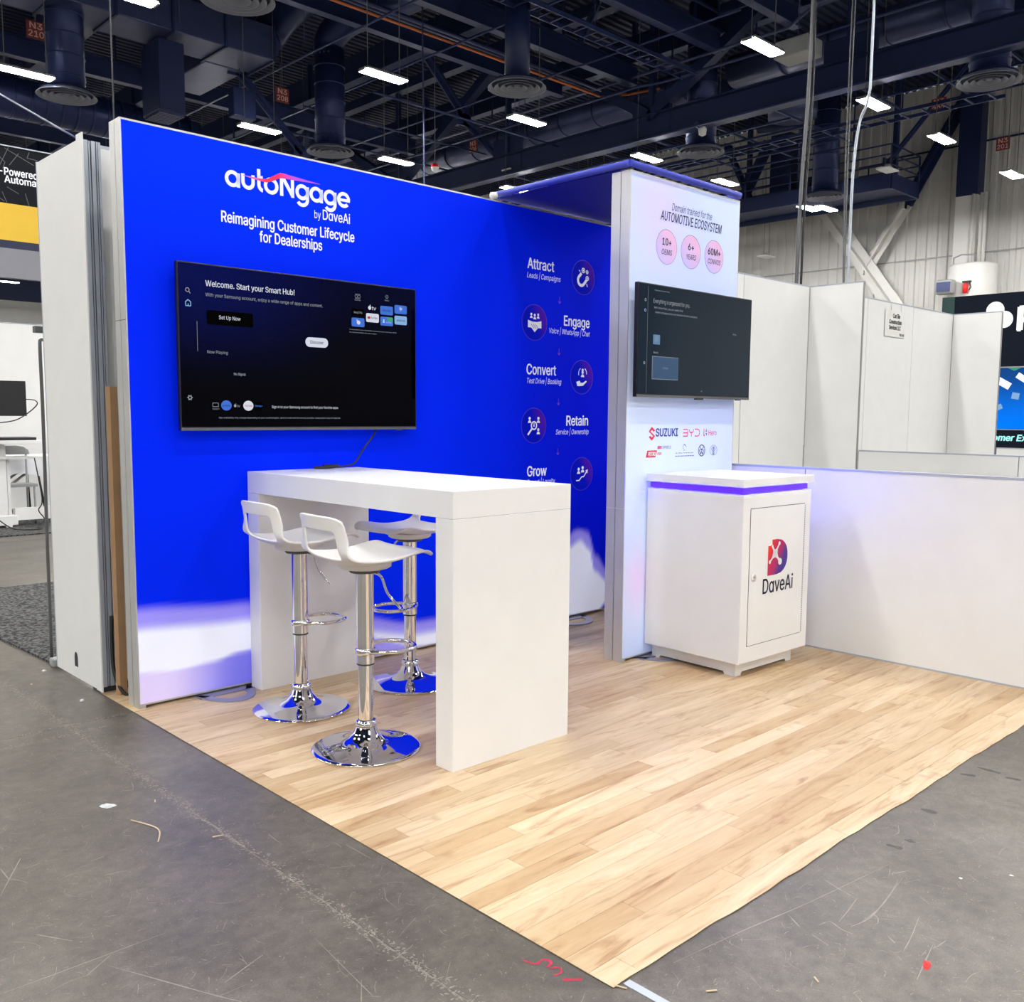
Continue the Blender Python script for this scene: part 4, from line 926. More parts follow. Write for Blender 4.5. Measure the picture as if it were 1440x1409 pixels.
# -------- bar stools
def stool():
    t = thing('bar_stool', 'x', 'bar stool', (0, 0, Z), 'white bar stools around the high table')
    MB().lathe([(.001, 0), (.198, 0), (.205, .004), (.203, .008), (.19, .012), (.15, .018), (.10, .028), (.065, .045), (.045, .068), (.038, .085), (.033, .09)], n=64).build('base', chrome, t, local=True)
    MB().lathe([(.030, .085), (.040, .088), (.042, .10), (.036, .112), (.030, .114)], n=32).build('base_collar', plastic if False else chrome, t, local=True)
    MB().lathe([(.028, .10), (.028, .325)], n=32).build('lower_column', chrome, t, local=True)
    MB().lathe([(.0325, .324), (.0325, .330), (.0275, .331)], n=32).build('column_joint', rubber, t, local=True)
    MB().lathe([(.0325, .330), (.0325, .675), (.034, .68), (.001, .68)], n=32).build('upper_column', chrome, t, local=True)
    MB().lathe([(.001, .672), (.055, .672), (.060, .680), (.055, .688), (.001, .69)], n=24).build('seat_bracket', darkg, t, local=True)
    # foot ring (towards +x)
    p = [(.03*math.cos(a), .03*math.sin(a), .375) for a in ()]
    loop = [(.025, .055, .375), (.07, .085, .375), (.13, .088, .375), (.18, .060, .375), (.20, .0, .375), (.18, -.060, .375), (.13, -.088, .375), (.07, -.085, .375), (.025, -.055, .375), (-.005, -.034, .375)]
    loop = [(-.005, .034, .375)]+loop
    MB().tube(smooth_path(loop, 5), .0085, 10).build('foot_ring', chrome, t, local=True)
    MB().lathe([(.033, 0), (.038, .003), (.038, .022), (.033, .025)], n=24, cz=.362).build('ring_clamp', chrome, t, local=True)
    MB().tube(smooth_path([(.01, -.03, .675), (.03, -.065, .66), (.045, -.085, .60), (.075, -.125, .545)], 5), .005, 8).build('lift_lever', chrome, t, local=True)
    # seat shell : u across, profile along
    prof = [(.215, .737), (.195, .740), (.165, .742), (.12, .728), (.06, .715), (0, .708), (-.055, .708), (-.100, .713), (-.138, .728), (-.164, .752), (-.180, .782), (-.189, .812), (-.195, .842), (-.201, .872), (-.207, .900)]
    NP = 43; pp = smooth_path([(a, 0, b_) for a, b_ in prof], 3); NU = 36; W = .178
    vs = []; idx = {}
    L = len(pp)-1
    for i, q in enumerate(pp):
        v = i/L
        hw_ = W*(1-.13*ss(.55, 1, v))
        if v < .14: hw_ *= .55+.45*math.sin(PI/2*(v/.14))**.7
        for j in range(NU+1):
            u = -1+2*j/NU; x, y, z = q.x, u*hw_, q.z
            side_l = abs(u)**2.4
            z += side_l*(.030*ss(.75, .45, v)*ss(.02, .25, v)) - .008*(side_l)*ss(.2, .02, v)
            x += .03*abs(u)**3*ss(.62, .8, v)+(.020*(1-u*u))*ss(0.2, 0, v)
            if v > .93: z -= .018*abs(u)**6
            vs.append((x, y, z))
    fs = []
    for i in range(L):
        v = (i+.5)/L
        for j in range(NU):
            u = -1+2*(j+.5)/NU
            # opening through the back : rounded rectangle in (u, v)
            du = max(0, abs(u)-.50)/.18; dv = max(0, abs(v-.745)-.075)/.045
            if du*du+dv*dv < 1: continue
            a = i*(NU+1)+j; fs.append((a, a+1, a+NU+2, a+NU+1))
    used = sorted({i for f in fs for i in f}); mp = {i: k for k, i in enumerate(used)}
    vs = [vs[i] for i in used]; fs = [tuple(mp[i] for i in f) for f in fs]
    o = MB().add(vs, fs, True).build('seat_shell', plastic, t, local=True)
    m = o.modifiers.new('smooth', 'SMOOTH'); m.factor = .5; m.iterations = 4
    m = o.modifiers.new('solid', 'SOLIDIFY'); m.thickness = .010; m.offset = 0
    m = o.modifiers.new('sub', 'SUBSURF'); m.levels = 1; m.render_levels = 2
    b = MB().lathe([(.001, .686), (.088, .688), (.098, .694), (.10, .712)], n=28); b.build('under_seat_plate', plastic, t, local=True)
    return t
st0 = stool()
st0.location = (.466, 1.607, Z); st0.rotation_euler = (0, 0, math.radians(-4)); st0['label'] = 'white bar stool nearest the camera on the left side of the table'
dup(st0, (.542, 2.191, Z), math.radians(-2), 'white bar stool left of the table beside the far leg panel')
dup(st0, (1.118, 2.184, Z), PI+.05, 'white bar stool seen through the table, on its far side')
dup(st0, (1.13, 1.60, Z), PI-.08, 'white bar stool mostly hidden behind the near table leg panel')

# -------- cabinet
cbx = thing('podium_cabinet', 'white podium cabinet with violet LED band and logo door', 'cabinet', (2.282, 1.155, 0), rz=-.030)
CW, CD = .596, .578
wl = dict(local=True)
MB().box(0, CW, 0, CD, .081, .892).build('body', white, cbx, bevel=.0015, **wl)
MB().box(-.008, CW+.008, -.008, CD, .926, .9644).build('top_slab', white, cbx, bevel=.0015, **wl)
MB().box(.03, CW-.03, .03, CD, .892, .926).build('led_core', white, cbx, **wl)
l = MB().box(.010, CW-.02, .012, .029, .896, .922); l.box(.010, .029, .029, CD-.01, .896, .922)
l2 = MB().box(CW-.029, CW-.012, .04, CD-.03, .896, .922); l2.build('led_strip', ledm, cbx, **wl)
l.build('led_strip', ledm, cbx, **wl)['label'] = 'glowing violet light strip'
# plinth with arched cut-outs
def plinth(a0, a1, fix, axis):
    pts = [(a0, Z), (a0+.045, Z), (a0+.055, Z+.016), (a1-.055, Z+.016), (a1-.045, Z), (a1, Z), (a1, .081), (a0, .081)]
    if axis == 'x': MB().extr([(u, fix, v) for u, v in pts], (0, .016, 0)).build('plinth_board', white, cbx, **wl)
    else: MB().extr([(fix, u, v) for u, v in pts], (.016, 0, 0)).build('plinth_board', white, cbx, **wl)
plinth(.052, CW-.052, .052, 'x'); plinth(.068, CD-.01, .052, 'y'); plinth(.068, CD-.01, CW-.068, 'y')
# door
dr = MB().box(.063, .535, -.0025, .002, .162, .822).build('door', white, cbx, **wl)
b = MB()
for q in ((.060, .063, .159, .825), (.535, .5375, .159, .825)): b.box(q[0], q[1], -.0008, .001, q[2], q[3])
for q in ((.060, .5375, .159, .162), (.060, .5375, .822, .825)): b.box(q[0], q[1], -.0008, .001, q[2], q[3])
b.build('door_gap', gap, cbx, **wl)
hg = MB()
for k in range(60): hg.box(.536, .541, -.0045, .0, .166+k*.0109, .173+k*.0109)
hg.build('piano_hinge', alud, dr, **wl)
lk = MB().lathe([(.001, 0), (.021, 0), (.020, .004), (.001, .005)], n=24)
lk.v = [(x+.10, -.0025-z, y+.493) for x, y, z in lk.v]; lk.build('lock', plastic, dr, **wl)
lk = MB().lathe([(.001, 0), (.011, 0), (.010, .004), (.001, .005)], n=20); lk.v = [(x+.10, -.0070-z, y+.498) for x, y, z in lk.v]; lk.build('lock_barrel', alu, dr, **wl)
CP = lambda u, v, d=0: (u, -.0027-d, v)
# D emblem
dz0, dz1, dx0, dx1 = .487, .662, .216, .389
vs = []; fs = []; cs = []; N = 30; K = 14
for j in range(N+1):
    v = j/N; z = dz0+(dz1-dz0)*v; q = abs(2*v-1); xr = dx0+(dx1-dx0)*(.46+.54*math.sqrt(max(0, 1-q**2.3)))
    for k in range(K+1):
        x = dx0+(xr-dx0)*k/K; vs.append(CP(x, z, .0003)); t = (x-dx0)/(dx1-dx0)*.9+(1-v)*.55
        cs.append(lerp((.78, .05, .03), (.46, .035, .13), ss(.15, .65, t)) if t < .65 else lerp((.46, .035, .13), (.08, .05, .26), ss(.65, 1.05, t)))
for j in range(N):
    for k in range(K): a = j*(K+1)+k; fs.append((a, a+1, a+K+2, a+K+1))
em = MB().add(vs, fs, False, cs).build('logo_emblem', vmat('logo_print', .5), dr, color=True, local=True)
g = MB(); P9 = lambda u, v, d=0: CP(dx0+u*(dx1-dx0), dz0+v*(dz1-dz0), .0008)
def cut(b, p): b.poly([P9(u, v) for u, v in p])
cut(g, [(-.02, 1.02), (.19, 1.02), (.20, .86), (.10, .83), (-.02, .84)])
cx, cz = .36, .60
for dx, dz, w0, r_ in ((-.17, .24, .085, 0), (.20, .27, .06, .055), (-.26, -.22, .05, .055), (.26, -.25, .12, .095)):
    L = math.hypot(dx, dz); nx, nz = -dz/L, dx/L
    cut(g, [(cx+nx*.13, cz+nz*.11), (cx+dx*.5+nx*.03, cz+dz*.5+nz*.03), (cx+dx+nx*w0*.5, cz+dz+nz*w0*.5), (cx+dx-nx*w0*.5, cz+dz-nz*w0*.5), (cx+dx*.5-nx*.03, cz+dz*.5-nz*.03), (cx-nx*.13, cz-nz*.11)])
    if r_: cut(g, [(cx+dx+r_*math.cos(t*PI/8), cz+dz+r_*math.sin(t*PI/8)) for t in range(16)])
g.build('emblem_cutout', white, em, local=True)
vs_, fs_ = textmesh('D\u0251veAi', .012); x0 = min(a[0] for a in vs_); x1 = max(a[0] for a in vs_); sx = .268/(x1-x0); sy = .072/CAPH
MB().add([CP(.178+(a[0]-x0)*sx, .402+a[1]*sy, .0008) for a in vs_], fs_).build('lettering', inkn, dr, local=True)

# -------- booth hard walls
def hwall(name, lb, x0, y0, x1, y1, z0, z1, npan, cat='booth wall', th=.03, group=None):
    t = thing(name, lb, cat, ((x0+x1)/2, (y0+y1)/2, 0), group)
    along = 'x' if abs(x1-x0) > abs(y1-y0) else 'y'; a, b_ = (x0, x1) if along == 'x' else (y0, y1); st_ = (b_-a)/npan
    for k in range(npan):
        p, q = sorted((a+k*st_+.004*(1 if b_ > a else -1), a+(k+1)*st_-.004*(1 if b_ > a else -1)))
        if along == 'x': MB().box(p, q, y0, y0+th, z0, z1-.012).build('panel', wpanel, t)
        else: MB().box(x0, x0+th, p, q, z0, z1-.012).build('panel', wpanel, t)
    for k in range(npan+1):
        c = a+k*st_
        if along == 'x': MB().box(c-.0035, c+.0035, y0+.004, y0+th-.004, z0, z1-.012).build('joint_strip', seam, t)
        else: MB().box(x0+.004, x0+th-.004, c-.0035, c+.0035, z0, z1-.012).build('joint_strip', seam, t)
    p, q = min(a, b_), max(a, b_)
    if along == 'x': MB().box(p, q, y0-.002, y0+th+.002, z1-.012, z1).build('top_rail', alud, t); MB().box(p, q, y0-.003, y0+th, z0, z0+.008).build('bottom_rail', alud, t)
    else: MB().box(x0-.002, x0+th+.002, p, q, z1-.012, z1).build('top_rail', alud, t); MB().box(x0-.003, x0+th, p, q, z0, z0+.008).build('bottom_rail', alud, t)
    return t
# own booth
hwall('low_wall', 'low white side wall at the right edge of the vinyl mat, violet-lit near the cabinet', 3.1585, 2.66, 3.1585, .0, Z, .9859, 2)
hwall('booth_back_wall', 'white hardwall back wall behind the blue lightbox wall', .08, 3.02, 3.15, 3.02, 0.03, 2.40, 3)
hwall('wing_wall', 'short tall white wing wall behind the tower', 3.1585, 3.16, 3.1585, 2.68, 0, 2.40, 1)
# left end wall
t = thing('end_wall', 'narrow white end panel with silver corner post at the left of the booth', 'booth wall', (.02, 3.25, 0))
MB().box(0, .006, 3.04, 3.549, .012, 2.405).build('panel', wpanel, t)
MB().box(.0, .006, 2.972, 3.04, .008, 2.428).build('edge_strip', wpanel, t)
MB().box(.007, .3, 2.99, 3.1, .0, .03).build('base_shoe', gap, t)
for xx, d, w_ in ((.007, 0, .018), (.030, .006, .006), (.040, .002, .016), (.060, .0, .004), (.068, .002, .010)): MB().box(xx, xx+w_, 2.975+d, 3.02, .03, 2.40).build('post_rib', alud, t)
MB().box(.006, .078, 3.0, 3.02, .03, 2.39).build('post_core', alud, t)
MB().box(.0, .02, 3.549, 3.56, .01, 2.41).build('edge_trim', alud, t)
hb = MB(); hb.poly([(-.0006, 3.285+.022*math.cos(a), .105+.030*(1 if a < PI else 1)*math.sin(a)+.0) if a <= PI else (0, 0, 0) for a in [PI*k/10 for k in range(11)]]+[(-.0006, 3.263, .065), (-.0006, 3.307, .065)])
hb.build('cable_hole', gap, t)
t = tag(MB().extr([(.036, 2.905, Z), (.050, 2.893, Z), (.083, 2.897, Z), (.083, 2.903, Z), (.052, 2.899, Z), (.038, 2.910, Z)], (0, 0, 1.362)).build('cardboard_strip', cardb), 'folded brown cardboard strip standing between end panel and blue wall', 'cardboard')
pipe(smooth_path([(.05, 2.97, .35), (.04, 2.94, .12), (.06, 2.88, .015), (.11, 2.86, .012), (.12, 2.93, .03)], 6), .008, rubber, 'black cable loop on the mat beside the cardboard strip', 'cable_loop', 'cable', 8)
# banner frame behind end wall
t = thing('banner_frame', 'dark grey rounded banner frame standing behind the end panel', 'banner frame', (.0, 3.6, 0))
MB().tube(smooth_path([(.03, 3.66, 1.60), (.01, 3.63, 1.595), (0, 3.61, 1.55), (-.001, 3.605, 1.2), (-.008, 3.60, .6), (-.01, 3.60, .05)], 4), .008, 10).build('tube', darkg, t)
MB().box(-.015, .12, 3.575, 3.63, 0, .045).build('foot', greyp, t, bevel=.01); MB().box(-.02, .03, 3.60, 3.64, 1.63, 1.66).build('hook', darkg, t)

# second and third booths to the right
hwall('booth_back_wall', 'tall white back wall of the next booth, just right of the tower', 3.22, 3.17, 6.44, 3.17, 0, 2.44, 3)
hwall('wing_wall', 'tall white wing wall at the inner corner of the next booth', 6.45, 3.17, 6.45, 2.66, 0, 2.44, 1)
hwall('low_wall', 'low white wall beyond the next booth wing, seen over the near low wall', 6.45, 2.64, 6.45, .0, 0, .968, 2)
t3 = hwall('booth_back_wall', 'white back wall carrying a hanging paper sign', 6.52, 3.16, 9.70, 3.16, 0, 2.44, 3)
hwall('wing_wall', 'white wing wall at the right, before the black lit display', 9.70, 3.16, 9.70, 2.63, 0, 2.44, 1)
hwall('low_wall', 'farthest low white wall beneath the black lit display', 9.70, 2.61, 9.70, .0, 0, .93, 2)
ps = thing('paper_sign', 'white paper sign hanging on two strings with condensed black print', 'sign', (8.19, 3.15, 2.09))
MB().box(7.955, 8.425, 3.150, 3.153, 2.090, 2.358).build('sheet', paper, ps)
SP = front(3.150)
text('ConTile', SP, 8.21, 2.282, .17, .042, black, ps, .035, align='c'); text('Construction', SP, 8.19, 2.222, .29, .040, black, ps, .035, align='c'); text('Services LLC', SP, 8.18, 2.163, .27, .040, black, ps, .035, align='c'); text('702,408', SP, 8.35, 2.105, .11, .026, black, ps, .02, align='c')
for xx in (8.08, 8.31): MB().tube([(xx, 3.148, 2.358), (xx, 3.148, 2.44)], .002, 5).build('string', alud, ps)

# black lit display structure
ld = thing('led_display', 'black exhibition structure with big white letters and a blue screen, right edge', 'display', (16, 4, 0))
MB().box(16.0, 17.2, 1.5, 5.84, 0, 3.41).build('fascia', dled, ld)
DP = side(16.0)
b = MB(); b.box(15.992, 16.0, 5.62, 5.84, 2.6, 3.41); b.build('corner_trim', mat('dark_green_trim', (.01, .05, .045), .4), ld)
b = MB(); disc(b, DP, -4.925, 3.12, .15, .01, 28); disc(b, DP, -4.77, 2.955, .145, .012, 28); b.build('logo_discs', wled, ld)
text('R', DP, -4.565, 2.76, .30, .39, wled, ld, .04, d=.01)
def scrfn(y, z):
    v = (z-1.07)/(2.13-1.07); return lerp((.0, .10, .50), (.004, .03, .12), ss(0, 1, v))
vs = []; cs = []; fs = []
for j in range(9):
    z = 1.07+(2.13-1.07)*j/8
    for y in (5.1, 1.6): vs.append((15.985, y, z)); cs.append(scrfn(y, z))
for j in range(8): fs.append((2*j, 2*j+1, 2*j+3, 2*j+2))
sc3 = MB().add(vs, fs, False, cs).build('screen', vmat('led_screen', .4, .9), ld, color=True)
def bar2(p, q, wd, m, nm): b = MB(); seg(b, DP, p, q, wd, .022); b.build(nm, m, sc3)
bar2((-5.0, 2.03), (-4.61, 1.80), .12, wled, 'graphic_bar'); bar2((-4.99, 1.35), (-4.72, 1.47), .09, scrl, 'graphic_bar'); bar2((-4.57, 1.65), (-4.45, 1.63), .11, scrl, 'graphic_bar'); bar2((-4.50, 2.0), (-4.35, 1.90), .10, wled, 'graphic_bar')
b = MB(); seg(b, DP, (-5.1, 2.135), (-1.6, 2.135), .02, .02); seg(b, DP, (-5.1, 1.06), (-1.6, 1.06), .015, .02); b.build('screen_edge', greyp, sc3)
b = MB(); b.poly([DP(-4.66, 2.12, .025), DP(-4.55, 2.07, .025), DP(-4.44, 2.12, .025)]); b.build('green_chevron', scrgn, sc3)
text('Customer Experience', DP, -5.16, .868, 1.45, .105, teal, ld, .03, shear=.15, d=.01)

# ================================================================== LEFT BACKGROUND
tag(box(.02, 9, 3.62, 6.0, 0, .012).build('aisle_carpet', carpet), 'dark grey speckled carpet behind the end panel', 'carpet')
tag(MB().extr([(-.03, 4.4, .0), (.01, 3.6, 0), (.02, 3.62, 0), (.44, 6.0, 0), (.42, 6.05, 0)], (0, 0, .011)).build('carpet_edge', carpet), 'worn carpet edge strip beside the end panel', 'carpet')
tag(box(-3, 9, 9.0, 11.7, 0, .012).build('booth_carpet', carpet), 'dark carpet strip under the standing desk', 'carpet')
hwall('far_wall', 'plain white wall behind the standing desk', -3.0, 11.7, 8.0, 11.7, .012, 2.35, 11)
# hanging sign
hs = thing('hanging_sign', 'large hanging banner in black, yellow and grey at the left edge', 'banner', (1.2, 12.5, 3))
for nm, z0, z1, m in (('black_band', 3.96, 4.685, blackb), ('yellow_band', 3.485, 3.96, yellow), ('navy_band', 3.383, 3.485, mat('navy_band', (.010, .014, .05), .6)), ('grey_band', 3.0, 3.383, greyb)):
    MB().box(-2.5, 4.2, 12.5, 12.6, z0, z1).build(nm, m, hs)
MB().box(-2.5, 4.2, 12.49, 12.61, 4.685, 4.70).build('top_tube', alud, hs)
HP = front(12.5)
text('-Powered', HP, 2.376, 4.322, .465, .092, inkw, hs, .018); text('Automat', HP, 2.432, 4.226, .43, .088, inkw, hs, .018)
b = MB()
for p, q in (((2.3, 4.62), (2.45, 4.48)), ((2.45, 4.48), (2.42, 4.40)), ((2.5, 4.68), (2.38, 4.42)), ((2.62, 4.62), (2.5, 4.45)), ((2.45, 4.66), (2.8, 4.5)), ((2.4, 4.1), (2.45, 3.97)), ((2.46, 4.17), (2.6, 4.10)), ((2.68, 4.12), (2.72, 3.96)), ((2.3, 4.06), (2.42, 3.98)), ((2.75, 4.66), (2.72, 4.58)), ((2.72, 4.58), (2.85, 4.57))): seg(b, HP, p, q, .008, .002)
b.build('map_lines', mat('grey_map_line', (.10, .10, .11), .6), hs)
for xx in (-2, 3.9): MB().tube([(xx, 12.55, 4.7), (xx, 12.55, ZC)], .012, 5).build('wire', rope, hs)
# standing desk
dk = thing('standing_desk', 'white standing desk with column leg and lower shelf at the left edge', 'desk', (1.5, 9.8, .012))
MB().box(.9, 1.87, 9.55, 10.1, .905, .945).build('top', white, dk, bevel=.004); MB().box(1.0, 1.86, 9.7, 9.95, .74, .765).build('shelf', white, dk)
MB().box(1.44, 1.53, 9.74, 9.86, .13, .905).build('column', white, dk, bevel=.006); MB().box(1.545, 1.575, 9.78, 9.84, .03, .74).build('rear_post', white, dk)
MB().box(1.2, 1.62, 9.72, 9.90, .03, .135).build('base', white, dk, bevel=.01); MB().box(1.62, 2.6, 9.82, 9.90, .07, .2).build('cross_beam', white, dk)
MB().box(1.50, 1.56, 9.72, 9.80, .012, .04).build('foot', white, dk)
tag(MB().box(1.0, 1.80, 9.6, 9.95, .945, .975).build('laptop', black, None, bevel=.005), 'closed black laptop lying on the standing desk', 'laptop')
mn = thing('monitor', 'black monitor seen from behind above the standing desk', 'monitor', (1.5, 9.8, 1.0))
MB().box(1.15, 1.775, 9.80, 9.83, 1.20, 1.575).build('panel', black, mn, bevel=.004); MB().tube([(1.40, 9.85, 1.30), (1.42, 9.86, 1.05), (1.42, 9.86, .945)], .03, 8).build('arm', white, mn)
MB().box(1.38, 1.50, 9.79, 9.80, 1.1, 1.35).build('mount', white, mn)
pipe(smooth_path([(1.76, 9.78, 1.38), (1.85, 9.76, 1.37), (1.86, 9.74, 1.32), (1.75, 9.74, 1.22), (1.62, 9.74, 1.15), (1.40, 9.75, 1.12)], 6), .006, rubber, 'black cable looping from the monitor', 'monitor_cable', 'cable')
pipe(smooth_path([(1.80, 9.7, .75), (1.86, 9.7, .3), (1.82, 9.7, .18), (1.86, 9.65, .08), (1.74, 9.5, .02), (1.72, 9.3, .02), (1.60, 9.3, .02), (1.50, 9.5, .02), (1.42, 9.7, .10)], 6), .006, rubber, 'black cable trailing from the desk to the carpet', 'floor_cable', 'cable')
ct = thing('covered_table', 'folding table under a white cloth behind the standing desk', 'table', (2.1, 10.5, .012))
MB().box(1.75, 3.2, 10.35, 11.0, .70, .73).build('tabletop', greyp, ct)
b = MB(); n = 24; vs = []
for i in range(n+1):
    x = 1.72+(3.25-1.72)*i/n; vs += [(x, 10.33, .735), (x, 10.315+.02*math.sin(i*1.3), .53+.02*math.sin(i*.9))]
b.add(vs, [(2*i, 2*i+1, 2*i+3, 2*i+2) for i in range(n)], True); b.poly([(1.72, 10.33, .735), (3.25, 10.33, .735), (3.25, 11.03, .735), (1.72, 11.03, .735)]); b.poly([(1.72, 10.33, .735), (1.715, 10.33, .54), (1.715, 11.03, .54), (1.72, 11.03, .735)])
o = b.build('tablecloth', cloth); tag(o, 'white cloth draped over the folding table', 'tablecloth')
for a, b_ in (((1.95, 10.5, .7), (1.98, 10.5, .012)), ((2.05, 10.5, .7), (2.15, 10.5, .012)), ((3.1, 10.5, .7), (3.1, 10.5, .012))): MB().tube([a, b_], .012, 6).build('leg', black, ct)
MB().bar((1.7, 10.5, .35), (2.05, 10.5, .62), .04, .02).build('strut', greyp, ct); MB().bar((1.7, 10.6, .40), (1.95, 10.6, .60), .04, .02).build('strut', greyp, ct)
ch = thing('chair', 'pale grey rounded chair back behind the standing desk', 'chair', (1.75, 10.1, .012))
b = MB(); b.extr([(1.62, 10.2, .77), (1.9, 10.2, .77), (1.89, 10.2, .82), (1.84, 10.2, .855), (1.76, 10.2, .87), (1.62, 10.2, .87)], (0, .03, 0)); b.build('backrest', greyp, ch)
MB().box(1.55, 1.9, 9.95, 10.25, .42, .45).build('seat', greyp, ch)
for x in (1.58, 1.87): MB().tube([(x, 10.22, .012), (x, 10.22, .80)], .012, 6).build('leg', greyp, ch)
for x in (1.58, 1.87): MB().tube([(x, 9.97, .012), (x, 9.97, .43)], .012, 6).build('leg', greyp, ch)

# ================================================================== FLOOR DEBRIS
def scrap(x, y, s, m, lb, cat='scrap', name='paper_scrap', h=None, el=1.0, rz=0):
    b = MB(); n = 9; h = h or s*.35; pts = []
    for k in range(n):
        a = 2*PI*k/n; r = s*R.uniform(.6, 1.1); px, py = r*el*math.cos(a), r*math.sin(a)
        pts.append((x+px*math.cos(rz)-py*math.sin(rz), y+px*math.sin(rz)+py*math.cos(rz), .0005))
    vs = pts+[((p[0]-x)*.7+x, (p[1]-y)*.7+y, h*R.uniform(.5, 1)) for p in pts]+[(x+s*.1, y, h*1.05)]
    fs = [(k, (k+1) % n, n+(k+1) % n, n+k) for k in range(n)]+[(n+k, n+(k+1) % n, 2*n) for k in range(n)]+[tuple(range(n))[::-1]]
    o = b.add(vs, fs).build(name, m); tag(o, lb, cat, 'bits of litter on the concrete')
clear = mat('crumpled_film', (.52, .54, .56), .3)
scrap(-.441, 1.736, .016, clear, 'silvery oval scrap on the concrete left of the mat', el=2.0, rz=-.9, h=.008)
scrap(-.062, 3.555, .014, paper, 'crumpled white scrap by the foot of the end panel'); scrap(.10, 4.15, .022, paper, 'white triangular scrap on the carpet edge')
scrap(-.10, 2.935, .013, clear, 'crumpled translucent scrap near the mat corner', h=.009); scrap(-.16, 4.30, .014, paper, 'white scrap at the left edge on the concrete'); scrap(-.18, 3.35, .008, wood_s, 'small beige chip on the concrete near the end panel')
scrap(.598, -.437, .012, redp, 'bright red plastic fragment on the concrete at the right', name='plastic_fragment', el=1.9, rz=.3)
for k, (x, y) in enumerate(((1.42, -.55), (1.30, -.47), (1.55, -.62), (1.08, -.33), (1.2, -.42))):
    scrap(x, y, .006, paper, ['largest white crumb at the right edge', 'second white crumb at the right edge', 'white crumb nearest the right photo edge', 'white crumb close to the mat edge', 'faint white crumb among the right ones'][k], h=.002)
def splinter(x, y, L, a, lb):
    b = MB(); b.bar((x, y, .002), (x+L*math.cos(a), y+L*math.sin(a), .003), .004, .002); tag(b.build('wood_splinter', wood_s), lb, 'splinter', 'wood splinters on the concrete')
splinter(.02, -.02, .03, 2.0, 'splinter at the tip of the mat corner'); splinter(.16, -.16, .025, 2.6, 'splinter right of the tape'); splinter(.35, -.30, .02, 1.0, 'short splinter farther right of the tape'); splinter(-.30, 1.30, .03, -.4, 'pale splinter near the floor joint'); splinter(-.32, 1.66, .02, 1.2, 'upright splinter left of the joint')
tag(MB().tube(smooth_path([(-.43, 1.58, .002), (-.40, 1.49, .003), (-.40, 1.44, .003), (-.43, 1.38, .002)], 5), .0022, 6).build('bent_straw', wood_s), 'thin bent pale straw on the concrete', 'straw')
tag(MB().box(.030, .052, -.16, -.002, .0003, .0012).build('floor_tape', tape), 'pale blue-white tape strip at the mat corner', 'tape')
o = thing('paint_mark', 'red-pink spray paint marks on the concrete beside the mat tip', 'paint mark', (-.04, .13, 0))
rm = mat('red_floor_paint', (.42, .02, .06), .7, noise=(60, .4))
def stroke(pts, wd):
    P = smooth_path([(a, b_, .0008) for a, b_ in pts], 5); vs = []; fs = []
    for i, p in enumerate(P):
        d = (P[min(i+1, len(P)-1)]-P[max(i-1, 0)]).normalized(); n = Vector((-d.y, d.x, 0)); w_ = wd*R.uniform(.5, 1.1)
        vs += [p+n*w_/2, p-n*w_/2]
    for i in range(len(P)-1): fs.append((2*i, 2*i+1, 2*i+3, 2*i+2))
    MB().add(vs, fs).build('stroke', rm, o)
stroke([(-.070, .215), (-.058, .185), (-.032, .185), (-.028, .165), (-.048, .158)], .009); stroke([(-.050, .150), (-.030, .140), (-.040, .122), (-.062, .125)], .007); stroke([(-.058, .100), (-.025, .072)], .012)
# pale drag scratches and the long hairline beside the mat : thin surface marks on the concrete

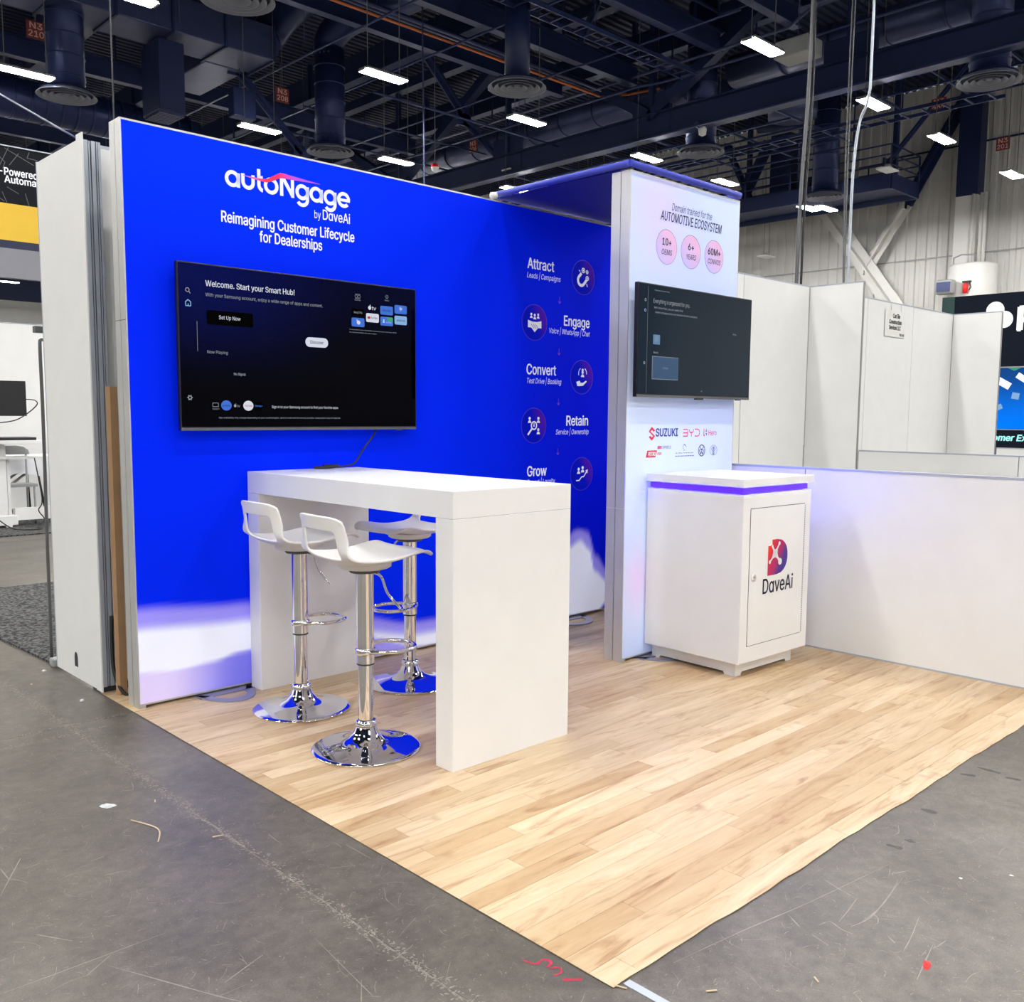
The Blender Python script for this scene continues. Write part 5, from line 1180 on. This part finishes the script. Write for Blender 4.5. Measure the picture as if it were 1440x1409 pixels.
scm = mat('pale_scratch', (.27, .245, .205), .6, noise=(30, .4)); scd = mat('dark_smudge', (.045, .042, .038), .5, noise=(20, .4))
def ribbon(b, pts, wd):
    P = smooth_path([(a, c_, .0004) for a, c_ in pts], 4); o_ = len(b.v); vs = []
    for i, p in enumerate(P):
        d = (P[min(i+1, len(P)-1)]-P[max(i-1, 0)]); d = d.normalized() if d.length > 0 else Vector((1, 0, 0)); n = Vector((-d.y, d.x, 0)); w_ = wd*R.uniform(.35, 1.0)*(.25+.75*math.sin(PI*(i+.3)/(len(P))))
        vs += [p+n*w_/2, p-n*w_/2]
    b.add(vs, [(2*i, 2*i+1, 2*i+3, 2*i+2) for i in range(len(P)-1)])
known = [
[(0.965, -0.219), (0.817, -0.24), (0.699, -0.252), (0.622, -0.238)], [(0.947, -0.216), (0.796, -0.245), (0.669, -0.248)], [(0.798, -0.076), (0.779, -0.133), (0.765, -0.179)],
[(0.77, -0.184), (0.692, -0.198), (0.626, -0.207)], [(0.721, -0.249), (0.714, -0.266), (0.685, -0.28)], [(0.8, -0.335), (0.693, -0.361), (0.613, -0.376)], [(0.957, -0.184), (1.019, -0.213)],
[(0.573, -0.181), (0.609, -0.191), (0.597, -0.226), (0.597, -0.259)], [(0.522, -0.189), (0.507, -0.24)], [(0.7, -0.411), (0.618, -0.427), (0.524, -0.446)], [(0.735, -0.427), (0.683, -0.422)],
[(0.651, -0.321), (0.633, -0.347)], [(0.563, -0.101), (0.531, -0.152)], [(1.196, -0.083), (1.237, -0.087), (1.286, -0.063)],
[(-0.307, 1.883), (-0.327, 1.82), (-0.362, 1.833)], [(-0.824, 0.843), (-0.754, 0.888)], [(-0.775, 0.852), (-0.657, 0.598), (-0.617, 0.518)], [(-0.37, 0.627), (-0.391, 0.435), (-0.401, 0.341)],
[(-0.612, 0.608), (-0.497, 0.647)], [(-0.296, 0.42), (-0.222, 0.438)], [(-0.86, 1.355), (-0.755, 1.545)], [(-0.815, 1.519), (-0.816, 1.439)], [(-0.767, 1.473), (-0.726, 1.476)],
[(-0.037, 0.993), (-0.034, 0.866)], [(-0.168, 1.209), (-0.173, 1.12)], [(-0.155, 0.901), (-0.087, 0.865)], [(-0.306, 1.486), (-0.227, 1.483)], [(-0.978, 0.901), (-0.843, 0.897), (-0.62, 0.893)],
[(-0.384, 0.411), (-0.431, 0.343)], [(-0.853, 1.102), (-0.797, 1.009)], [(-0.622, 1.284), (-0.563, 1.269)], [(-0.62, 1.392), (-0.58, 1.397)], [(0.176, -.03), (.42, -.066), (0.653, -.108), (1.014, -.158)]]
b = MB()
for q in known: ribbon(b, q, .0042)
def onmat(x, y): return x > -.015 and y > -.02
for k in range(5200):
    x, y = (R.uniform(-1.3, 0), R.uniform(-.1, 3.4)) if k % 5 < 3 else (R.uniform(-.1, 2.6), R.uniform(-1.0, 0))
    if onmat(x, y): continue
    a = R.uniform(0, PI); L = R.expovariate(1/.011)+.002 if k > 300 else R.uniform(.02, .11); cv = R.uniform(-.3, .3)
    pts = [(x+L*t*math.cos(a+cv*t*2), y+L*t*math.sin(a+cv*t*2)) for t in (0, .5, 1)]
    if any(onmat(*p) for p in pts): continue
    ribbon(b, pts, R.uniform(.001, .0024) if k > 300 else R.uniform(.001, .0022))
# crumbling along the two floor joints and dust specks
for k in range(2600):
    t = R.random()
    x, y = (-.262+R.gauss(0, .013 if k % 3 else .03), R.uniform(-.2, 3.6)) if k % 3 else (R.uniform(-1.6, -.02), 2.63-(.11 if k % 2 else 0)+R.gauss(0, .008))
    L = R.uniform(.003, .014); a = R.uniform(0, PI); ribbon(b, [(x, y), (x+L*math.cos(a), y+L*math.sin(a))], R.uniform(.002, .006))
for k in range(500):
    x, y = (R.uniform(-1.2, -.02), R.uniform(0, 3.2)) if k % 2 else (R.uniform(0, 2.4), R.uniform(-.9, -.03)); r = R.uniform(.0008, .0022)
    b.poly([(x+r*math.cos(q), y+r*math.sin(q), .0006) for q in (0, 1.3, 2.6, 3.9, 5.2)])
tag(b.build('scratch_marks', scm, fl), 'pale scratches and dust on the concrete', None, kind='stuff')
b = MB()
for q in ([(1.978, -0.046), (1.976, -0.127)], [(1.865, -0.03), (1.885, -0.075)], [(1.131, -0.096), (1.137, -0.143)], [(1.46, -0.06), (1.464, -0.11)], [(1.95, -.15), (1.96, -.2)], [(1.2, -.12), (1.21, -.15)]): ribbon(b, q, .03)
tag(b.build('smudge_marks', scd, fl), 'dark scuff smudges on the concrete', None, kind='stuff')
